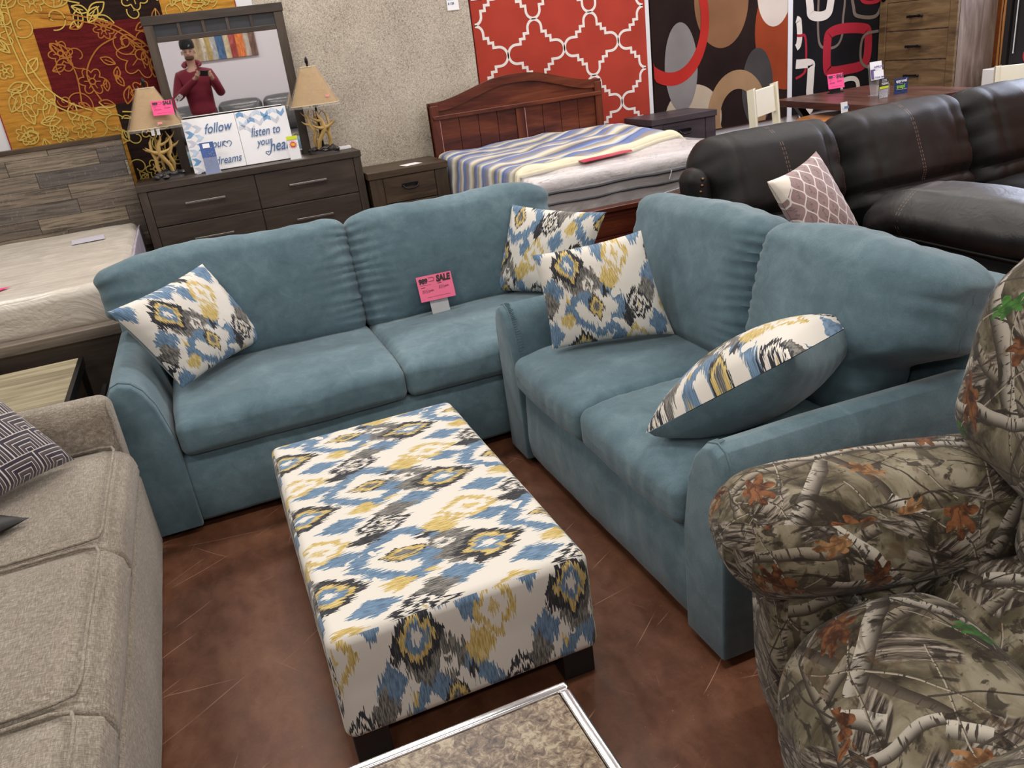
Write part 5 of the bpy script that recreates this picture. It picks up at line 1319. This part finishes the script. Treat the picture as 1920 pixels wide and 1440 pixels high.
text(t, 'YOUR TIME', .016, (qx-.035, 4.586, 1.062), (1, 0, 0), (0, .18, 1), plain('purple_ink', (.10, .07, .2), .5), bold=.0004)
t = thing('flyer', 'black, yellow and white card reading TODAY in front of the leaflet rack', 'flyer', (4.62, 4.4, .95))
q = Vector(atY(1656, 178, 4.42)); qx = q.x
b = MB(); b.box(qx-.042, qx+.042, 4.42, 4.423, .951, 1.075, rotm(0, 0, .1)); b.build('card', BLK, t)
b = MB(); b.box(qx-.042, qx+.042, 4.417, 4.419, .951, 1.012, rotm(0, 0, .1)); b.build('skyline_photo', pile('skyline', (.45, .45, .48), .6, 120.), t)
b = MB(); b.box(qx-.042, qx+.042, 4.4155, 4.4175, 1.010, 1.024, rotm(0, 0, .1)); b.build('yellow_band', YEL, t)
text(t, 'TODAY.', .019, (qx-.022, 4.417, 1.034), (1, .1, 0), (0, 0, 1), WHITE, bold=.0006)
text(t, 'GET WHAT', .009, (qx-.020, 4.417, 1.062), (1, .1, 0), (0, 0, 1), WHITE); text(t, 'YOU WANT', .009, (qx-.020, 4.417, 1.053), (1, .1, 0), (0, 0, 1), WHITE)
t = thing('flyer', 'navy card reading approval in a snap standing by the black and yellow card', 'flyer', (4.75, 4.4, .95))
q = Vector(atY(1690, 178, 4.46)); qx = q.x
b = MB(); b.box(qx-.055, qx+.062, 4.47, 4.473, .951, 1.052); b.build('card', NAVY, t)
text(t, 'approval', .027, (qx-.045, 4.467, 1.026), (1, 0, 0), (0, 0, 1), WHITE, bold=.0008)
text(t, 'in a', .013, (qx-.008, 4.467, 1.014), (1, 0, 0), (0, 0, 1), WHITE)
text(t, 'snap!', .036, (qx-.038, 4.467, .988), (1, 0, 0), (0, 0, 1), LIME, bold=.001)
b = MB(); b.box(qx-.04, qx+.05, 4.4665, 4.468, .978, .9795); b.build('rule', WHITE, t)
t = thing('flyer', 'small blue-white card standing on the round table', 'flyer', (3.98, 4.30, .863)); q = atY(1586, 200, 4.30)
b = MB(); b.box(q.x-.026, q.x+.026, 4.30, 4.303, .864, .985, rotm(R(-8)), (q.x, 4.30, .864)); b.build('card', WHITE, t)
b = MB(); b.box(q.x-.018, q.x+.018, 4.292, 4.294, .945, .96); b.box(q.x-.018, q.x+.012, 4.293, 4.295, .91, .92); b.build('print', CB1, t)
# ------------------------------------------------------------------ window on the orange wall
def window():
    x = XR-.001
    t = thing('window_1', 'dark framed window with blinds on the orange wall', 'window', (XR, 4.5, 1.2)); t['kind'] = 'structure'
    b = MB(); b.box(XR-.05, x, 5.12, 5.165, .6, 2.4); b.build('window_frame', BLK, t)
    b = MB(); b.box(XR-.03, x, 3.6, 5.12, 1.45, 2.4); g = G('daylight_glass'); b.build('window_pane', g.out((.8, .85, 1.), .3, emis=2.2, emc=(.72, .78, 1.)), t)
    b = MB()
    for k in range(26):
        z = 1.46+k*.035; b.box(XR-.055, XR-.032, 3.62, 5.115, z, z+.004, rotm(0, R(25), 0))
    b.build('blind_slats', WHP, t)
    b = MB(); b.box(XR-.052, XR-.046, 5.06, 5.066, 1.02, 2.3); b.build('blind_wand', WHP, t)
window()
def ring_rug():
    t = thing('hanging_rug', 'black rug with a red ring hung below the window at the right edge', 'rug', (XR-.02, 4.6, .8))
    b = MB(); b.box(XR-.03, XR-.005, 3.7, 5.11, .80, 1.44); b.build('rug_pile', plain('black_rug', (.010, .008, .012), .9), t)
    b = MB(); P = [Vector((XR-.0315, 4.86+.12*math.cos(a), 1.0+.085*math.sin(a))) for a in [2*PI*k/30 for k in range(30)]]; b.ribbon(P, .014, (-1, 0, 0), True); b.build('red_ring', plain('red_ring_pile', (.45, .03, .05), .9), t)
    b = MB()
    for k in range(7): b.box(XR-.034, XR-.031, 4.84, 4.95, 1.405-k*.045, 1.411-k*.045)
    b.build('white_dashes', WHITE, t)
ring_rug()
b = MB(); b.box(XR-.03, XR-.001, 5.165, 5.225, 0, 2.6); struct(b.build('trim_5', wood('honey_trim', (.30, .11, .03), (.42, .17, .05), (.55, .26, .09), 2), None, origin=(XR, 5.2, 0)))
b = MB(); b.tube([(XR-.035, 5.195, 2.4), (XR-.035, 5.20, 2.0), (XR-.034, 5.19, 1.7), (XR-.034, 5.205, 1.3), (XR-.034, 5.195, .9)], .003, 5); tag(b.build('power_cord', BLK, None, origin=(XR-.03, 5.2, .9), smooth=True), 'thin dark cord hanging down the honey coloured trim', 'cord')
# ------------------------------------------------------------------ opposite side of the shop, seen in the mirror
t = thing('wall_art', 'abstract canvas of orange, blue, red and brown vertical bands seen in the mirror', 'picture', (.45, YF+.02, 1.7))
b = MB(); bands = [(-.22, -.02, (.40, .30, .18)), (-.02, .04, (.55, .50, .40)), (.04, .12, (.45, .33, .12)), (.12, .20, (.42, .42, .40)), (.20, .32, (.05, .12, .25)), (.32, .40, (.55, .47, .30)), (.40, .50, (.30, .04, .03)), (.50, .62, (.60, .16, .03)), (.62, .70, (.42, .36, .30)), (.70, .80, (.12, .06, .04))]
ms = []
for k, (x0, x1, c) in enumerate(bands):
    g = G('band_paint'); x, y, z = g.sep(g.obj()); n = g.noise(g.vec(x*9., k*3., z*3.), 1., 5., .7, 2.)
    ms.append(g.out(g.ramp(n, [(.3, tuple(v*.5 for v in c)), (.5, c), (.68, tuple(min(1, v*1.5+.05) for v in c))]), .6)); b.mat(k)
    b.box(x0, x1, YF+.002, YF+.035, 1.72, 2.20)
b.build('painted_canvas', ms, t)
GC = tickmat('charcoal_upholstery', (.085, .085, .09))
t = thing('sofa', 'charcoal sofa against the opposite wall seen in the mirror', 'sofa', (.5, YF+.5, 0))
cushion('base', (2.2, .8, .32), .04, GC, t, None, (.35, YF+.5, .25), world=True, res=.1); cushion('backrest', (2.2, .22, .75), .05, GC, t, None, (.35, YF+.17, .57), world=True, res=.08)
for k in range(3):
    cushion('back_cushion', (.66, .2, .50), .08, GC, t, None, (-.33+.68*k, YF+.34, .80+.05), (R(8), 0, 0), puff=(.0, .04, .03), world=True, res=.05)
    cushion('seat_cushion', (.66, .55, .16), .05, GC, t, None, (-.33+.68*k, YF+.58, .48), world=True, res=.06)
for x in (-.82, 1.52): cushion('arm', (.2, .8, .6), .06, GC, t, None, (x, YF+.5, .36), world=True, res=.08)
# ------------------------------------------------------------------ photographer
def skin(name, verts, edges, radii, mat, parent, sub=2, roots=(0,)):
    me = bpy.data.meshes.new(name); me.from_pydata([Vector(v)-ORG[parent.name] for v in verts], edges, []); me.materials.append(mat)
    o = bpy.data.objects.new(name, me); COL.objects.link(o); o.parent = parent; ORG[o.name] = ORG[parent.name]
    md = o.modifiers.new('k', 'SKIN'); md.use_smooth_shade = True
    sv = me.skin_vertices[0].data
    for i, r_ in enumerate(radii):
        sv[i].radius = r_ if isinstance(r_, tuple) else (r_, r_)
    for r_ in roots: sv[r_].use_root = True
    m2 = o.modifiers.new('u', 'SUBSURF'); m2.levels = sub; m2.render_levels = sub
    return o
def person():
    t = thing('person', 'person in a maroon hooded sweatshirt and black beanie holding up a phone', 'person', (-.13, -.42, 0))
    SK = plain('skin', (.50, .30, .22), .5, .06); HO = plain('maroon_fleece', (.16, .008, .024), .85, .18, 9.); JN = plain('dark_denim', (.02, .025, .045), .8, .2); BN = plain('black_knit', (.012, .012, .013), .9, .3, 60.); HR = plain('dark_hair', (.03, .02, .015), .8)
    hx, hy = -.125, -.40
    c = Vector((0, 0, H))-fw*.020-rt*.040*0+up*-.028+rt*.028    # phone centre, lens near its top corner
    hl = c-rt*.082-up*.005-fw*.018; hr = c+rt*.082-up*.005-fw*.018
    V = []; E_ = []; Rr = []
    def a(p, r_, par=None):
        V.append(tuple(p)); Rr.append(r_); i = len(V)-1
        if par is not None: E_.append((par, i))
        return i
    pel = a((hx, -.46, .98), (.15, .11)); ab = a((hx, -.455, 1.16), (.13, .10), pel); ch = a((hx, -.45, 1.42), (.155, .11), ab); sh = a((hx, -.45, 1.58), (.11, .08), ch)
    nk = a((hx-.005, -.44, 1.66), .056, sh); nk2 = a((hx-.005, -.425, 1.735), .056, nk)
    jaw = a((hx-.005, -.395, 1.785), (.062, .066), nk2); hd = a((hx-.005, -.405, 1.85), (.078, .093), jaw); tp = a((hx-.005, -.415, 1.92), (.068, .083), hd)
    for s, hand in ((-1, hl), (1, hr)):
        s1 = a((hx+s*.185, -.45, 1.555), .050, sh); el = a((hx+s*.282, -.37, 1.305), .034, s1); wr_ = a(hand+Vector((s*.012, -.055, -.045)), .028, el)
        a(hand+Vector((0, -.012, -.01)), (.022, .034), wr_)
        h1 = a((hx+s*.095, -.46, .92), .095, pel); kn = a((hx+s*.105, -.44, .50), .062, h1); an = a((hx+s*.11, -.46, .09), .042, kn); a((hx+s*.115, -.34, .04), (.045, .03), an)
    roots = [0]
    for s, hand in ((-1, hl), (1, hr)):
        for k in range(4):
            o_ = up*(.028-.019*k); L_ = (.030, .034, .031, .024)[k]
            base = hand+o_+Vector((0, -.008, 0)); i = a(base, .0085); roots.append(i)
            i = a(base+rt*(s*.010)+fw*(.018), .0082, i); i = a(base+rt*(-s*.004)+fw*.030, .0078, i); a(base+rt*(-s*L_)+fw*.0275, .0068, i)
        i = a(hand-up*.030, .010); roots.append(i); i = a(hand-up*.036-rt*s*.020-fw*.004, .0095, i); a(hand-up*.034-rt*s*.045-fw*.002, .0075, i)
    skin('body', V, E_, Rr, SK, t, 2, roots)
    # sweatshirt
    V, E2, R2 = [], [], []
    def b_(p, r_, par=None):
        V.append(tuple(p)); R2.append(r_); i = len(V)-1
        if par is not None: E2.append((par, i))
        return i
    r0_ = b_((hx, -.46, 1.02), (.185, .14)); w = b_((hx, -.455, 1.14), (.185, .135), r0_); cc = b_((hx, -.45, 1.40), (.195, .135), w); s_ = b_((hx, -.45, 1.565), (.15, .10), cc); b_((hx, -.44, 1.672), (.078, .076), s_)
    for s, hand in ((-1, hl), (1, hr)):
        s1 = b_((hx+s*.19, -.45, 1.56), .080, s_); m1 = b_((hx+s*.245, -.42, 1.42), .070, s1); el = b_((hx+s*.290, -.36, 1.295), .064, m1); m2 = b_(((hx+s*.29)*.5+hand.x*.5+s*.02, -.24, 1.41), .054, el); b_(hand+Vector((s*.016, -.075, -.062)), .040, m2)
    hd_ = skin('hooded_sweatshirt', V, E2, R2, HO, t, 2)
    b = MB()
    for ang in range(9):
        pass
    P = [(hx-.005+.105*math.cos(x), -.47-.07*math.sin(x)*1.2+.03, 1.690+.03*math.sin(x)) for x in [PI*k/10*1.5-PI*.25 for k in range(11)]]
    b.tube(P, [.012, .022, .03, .036, .04, .042, .04, .036, .03, .022, .012], 10); b.build('hood', HO, hd_, smooth=True)
    # white sleeve lettering on the arm
    b0 = Vector((hx-.30, -.30, 1.30)); 
    text(hd_, 'REBEL', .085, Vector((hx-.345, -.305, 1.245)), (.35, .18, .52), (-.75, .1, .5), WHITE, bold=.003) if False else None
    n_l = (-.42, .86, -.29); text(hd_, 'ZIEB', .075, Vector((hx-.29, -.36, 1.295))+Vector((-.42, .86, -.29))*.066+Vector((.57, 0, -.82))*.028, (.705, .51, .49), (-.57, 0, .82), WHITE, bold=.003, name='sleeve_lettering')
    bb = MB()
    for k, (u0, u1) in enumerate(((0, .018), (.028, .05), (.06, .078), (.09, .112))):
        q = Vector((hx-.305, -.296, 1.295)); d = Vector((.52, .30, .42)).normalized(); w_ = Vector((-.45, .02, .55)).normalized(); n = d.cross(w_)
        for v0, v1, f_ in ((-.03, .03, 0), ):
            A_ = q+d*u0+w_*v0; bb.add([A_, q+d*u1+w_*v0, q+d*u1+w_*v1, q+d*u0+w_*v1], [(0, 1, 2, 3)])
    Vb, Eb, Rb = [], [], []
    def c_(p, r_, par=None):
        Vb.append(tuple(p)); Rb.append(r_); i = len(Vb)-1
        if par is not None: Eb.append((par, i))
        return i
    p0 = c_((hx, -.46, 1.03), (.165, .125)); p1 = c_((hx, -.46, .96), (.16, .12), p0)
    for s in (-1, 1):
        h1 = c_((hx+s*.098, -.46, .88), .105, p1); kn = c_((hx+s*.108, -.44, .50), .078, h1); c_((hx+s*.112, -.46, .12), .066, kn)
    skin('jeans', Vb, Eb, Rb, JN, t, 2)
    for s in (-1, 1):
        cushion('shoe', (.10, .28, .10), .045, BN, t, None, (hx+s*.115, -.39, .052), world=True, res=.03)
    # beanie, hair, face
    b = MB(); b.lathe([(.084, 1.890), (.092, 1.900), (.094, 1.940), (.088, 1.985), (.060, 2.022), (.01, 2.038)], (hx-.005, -.412, 0), 24, 1., 1.15); b.build('beanie', BN, t, smooth=True)
    b = MB(); 
    for k in range(5):
        an = .6+k*.5; b.tube([(hx-.005+.02, -.412+.102, 1.915), (hx-.005+.02+.03*math.cos(an), -.412+.100, 1.915+.03*math.sin(an))], .003, 5)
    b.build('beanie_emblem', plain('teal_thread', (.25, .40, .40), .7), t)
    b = MB(); b.tube([(hx-.005, -.325, 1.872), (hx-.005, -.303, 1.845), (hx-.005, -.296, 1.828), (hx-.005, -.312, 1.822)], [.006, .011, .014, .008], 8); b.build('nose', SK, t, smooth=True)
    for s in (-1, 1):
        b = MB(); b.ball((hx-.005+s*.032, -.325, 1.855), .010, 10, (1.3, .8, .7)); b.build('eye', plain('eye_dark', (.05, .035, .03), .3), t, smooth=True)
        b = MB(); b.tube([(hx-.005+s*.016, -.318, 1.872), (hx-.005+s*.032, -.317, 1.876), (hx-.005+s*.048, -.325, 1.870)], .0035, 6); b.build('eyebrow', HR, t, smooth=True)
        b = MB(); b.ball((hx-.005+s*.083, -.405, 1.845), .026, 10, (.4, .7, 1.1)); b.build('ear', SK, t, smooth=True)
    b = MB(); b.tube([(hx-.005-.024, -.318, 1.798), (hx-.005, -.312, 1.797), (hx-.005+.024, -.318, 1.798)], .005, 6); b.build('mouth', plain('lips', (.35, .12, .10), .5), t, smooth=True)
    b = MB(); b.ball((hx-.005, -.372, 1.780), .060, 16, (1.02, .98, .60)); b.build('beard', plain('brown_beard', (.10, .055, .035), .9), t, smooth=True)
    # phone
    ph = thing('phone', 'dark phone held up in both hands by the person in the mirror', 'phone', tuple(c))
    M3 = np.array(Matrix((rt, up, -fw)).transposed())
    V, Fc, UV = rbox(.148, .072, .009, .004, .02); link_mesh('phone_body', V@M3.T+np.array(c), Fc, plain('phone_black', (.01, .01, .012), .25), ph, world=True)
person()
# ------------------------------------------------------------------ lights
def area(name, loc, size, energy, color=(1, 1, 1), rot=(0, 0, 0), sy=None):
    l = bpy.data.lights.new(name, 'AREA'); l.energy = energy; l.color = color; l.shape = 'RECTANGLE'; l.size = size; l.size_y = sy or size
    o = bpy.data.objects.new(name, l); COL.objects.link(o); o.location = loc; o.rotation_euler = rot; return o
k = 0
for x in (-1.8, .6, 3.0, 5.2):
    for y in (-1.2, 1.3, 3.6, 5.2):
        area('ceiling_lamp', (x, y, 3.12), 1.2, 27, (1., .95, .88), sy=.3)
area('window_light', (XR-.12, 4.2, 1.95), 1.4, 45, (.72, .80, 1.), (0, R(-90)+PI, 0), sy=.9)
w = bpy.data.worlds.new('world'); bpy.context.scene.world = w; w.use_nodes = True
w.node_tree.nodes['Background'].inputs[0].default_value = (.8, .85, 1., 1); w.node_tree.nodes['Background'].inputs[1].default_value = .4
sc_ = bpy.context.scene; sc_.view_settings.view_transform = 'Standard'; sc_.view_settings.look = 'None'; sc_.view_settings.exposure = 0.

sc_.cycles.caustics_reflective = False; sc_.cycles.caustics_refractive = False
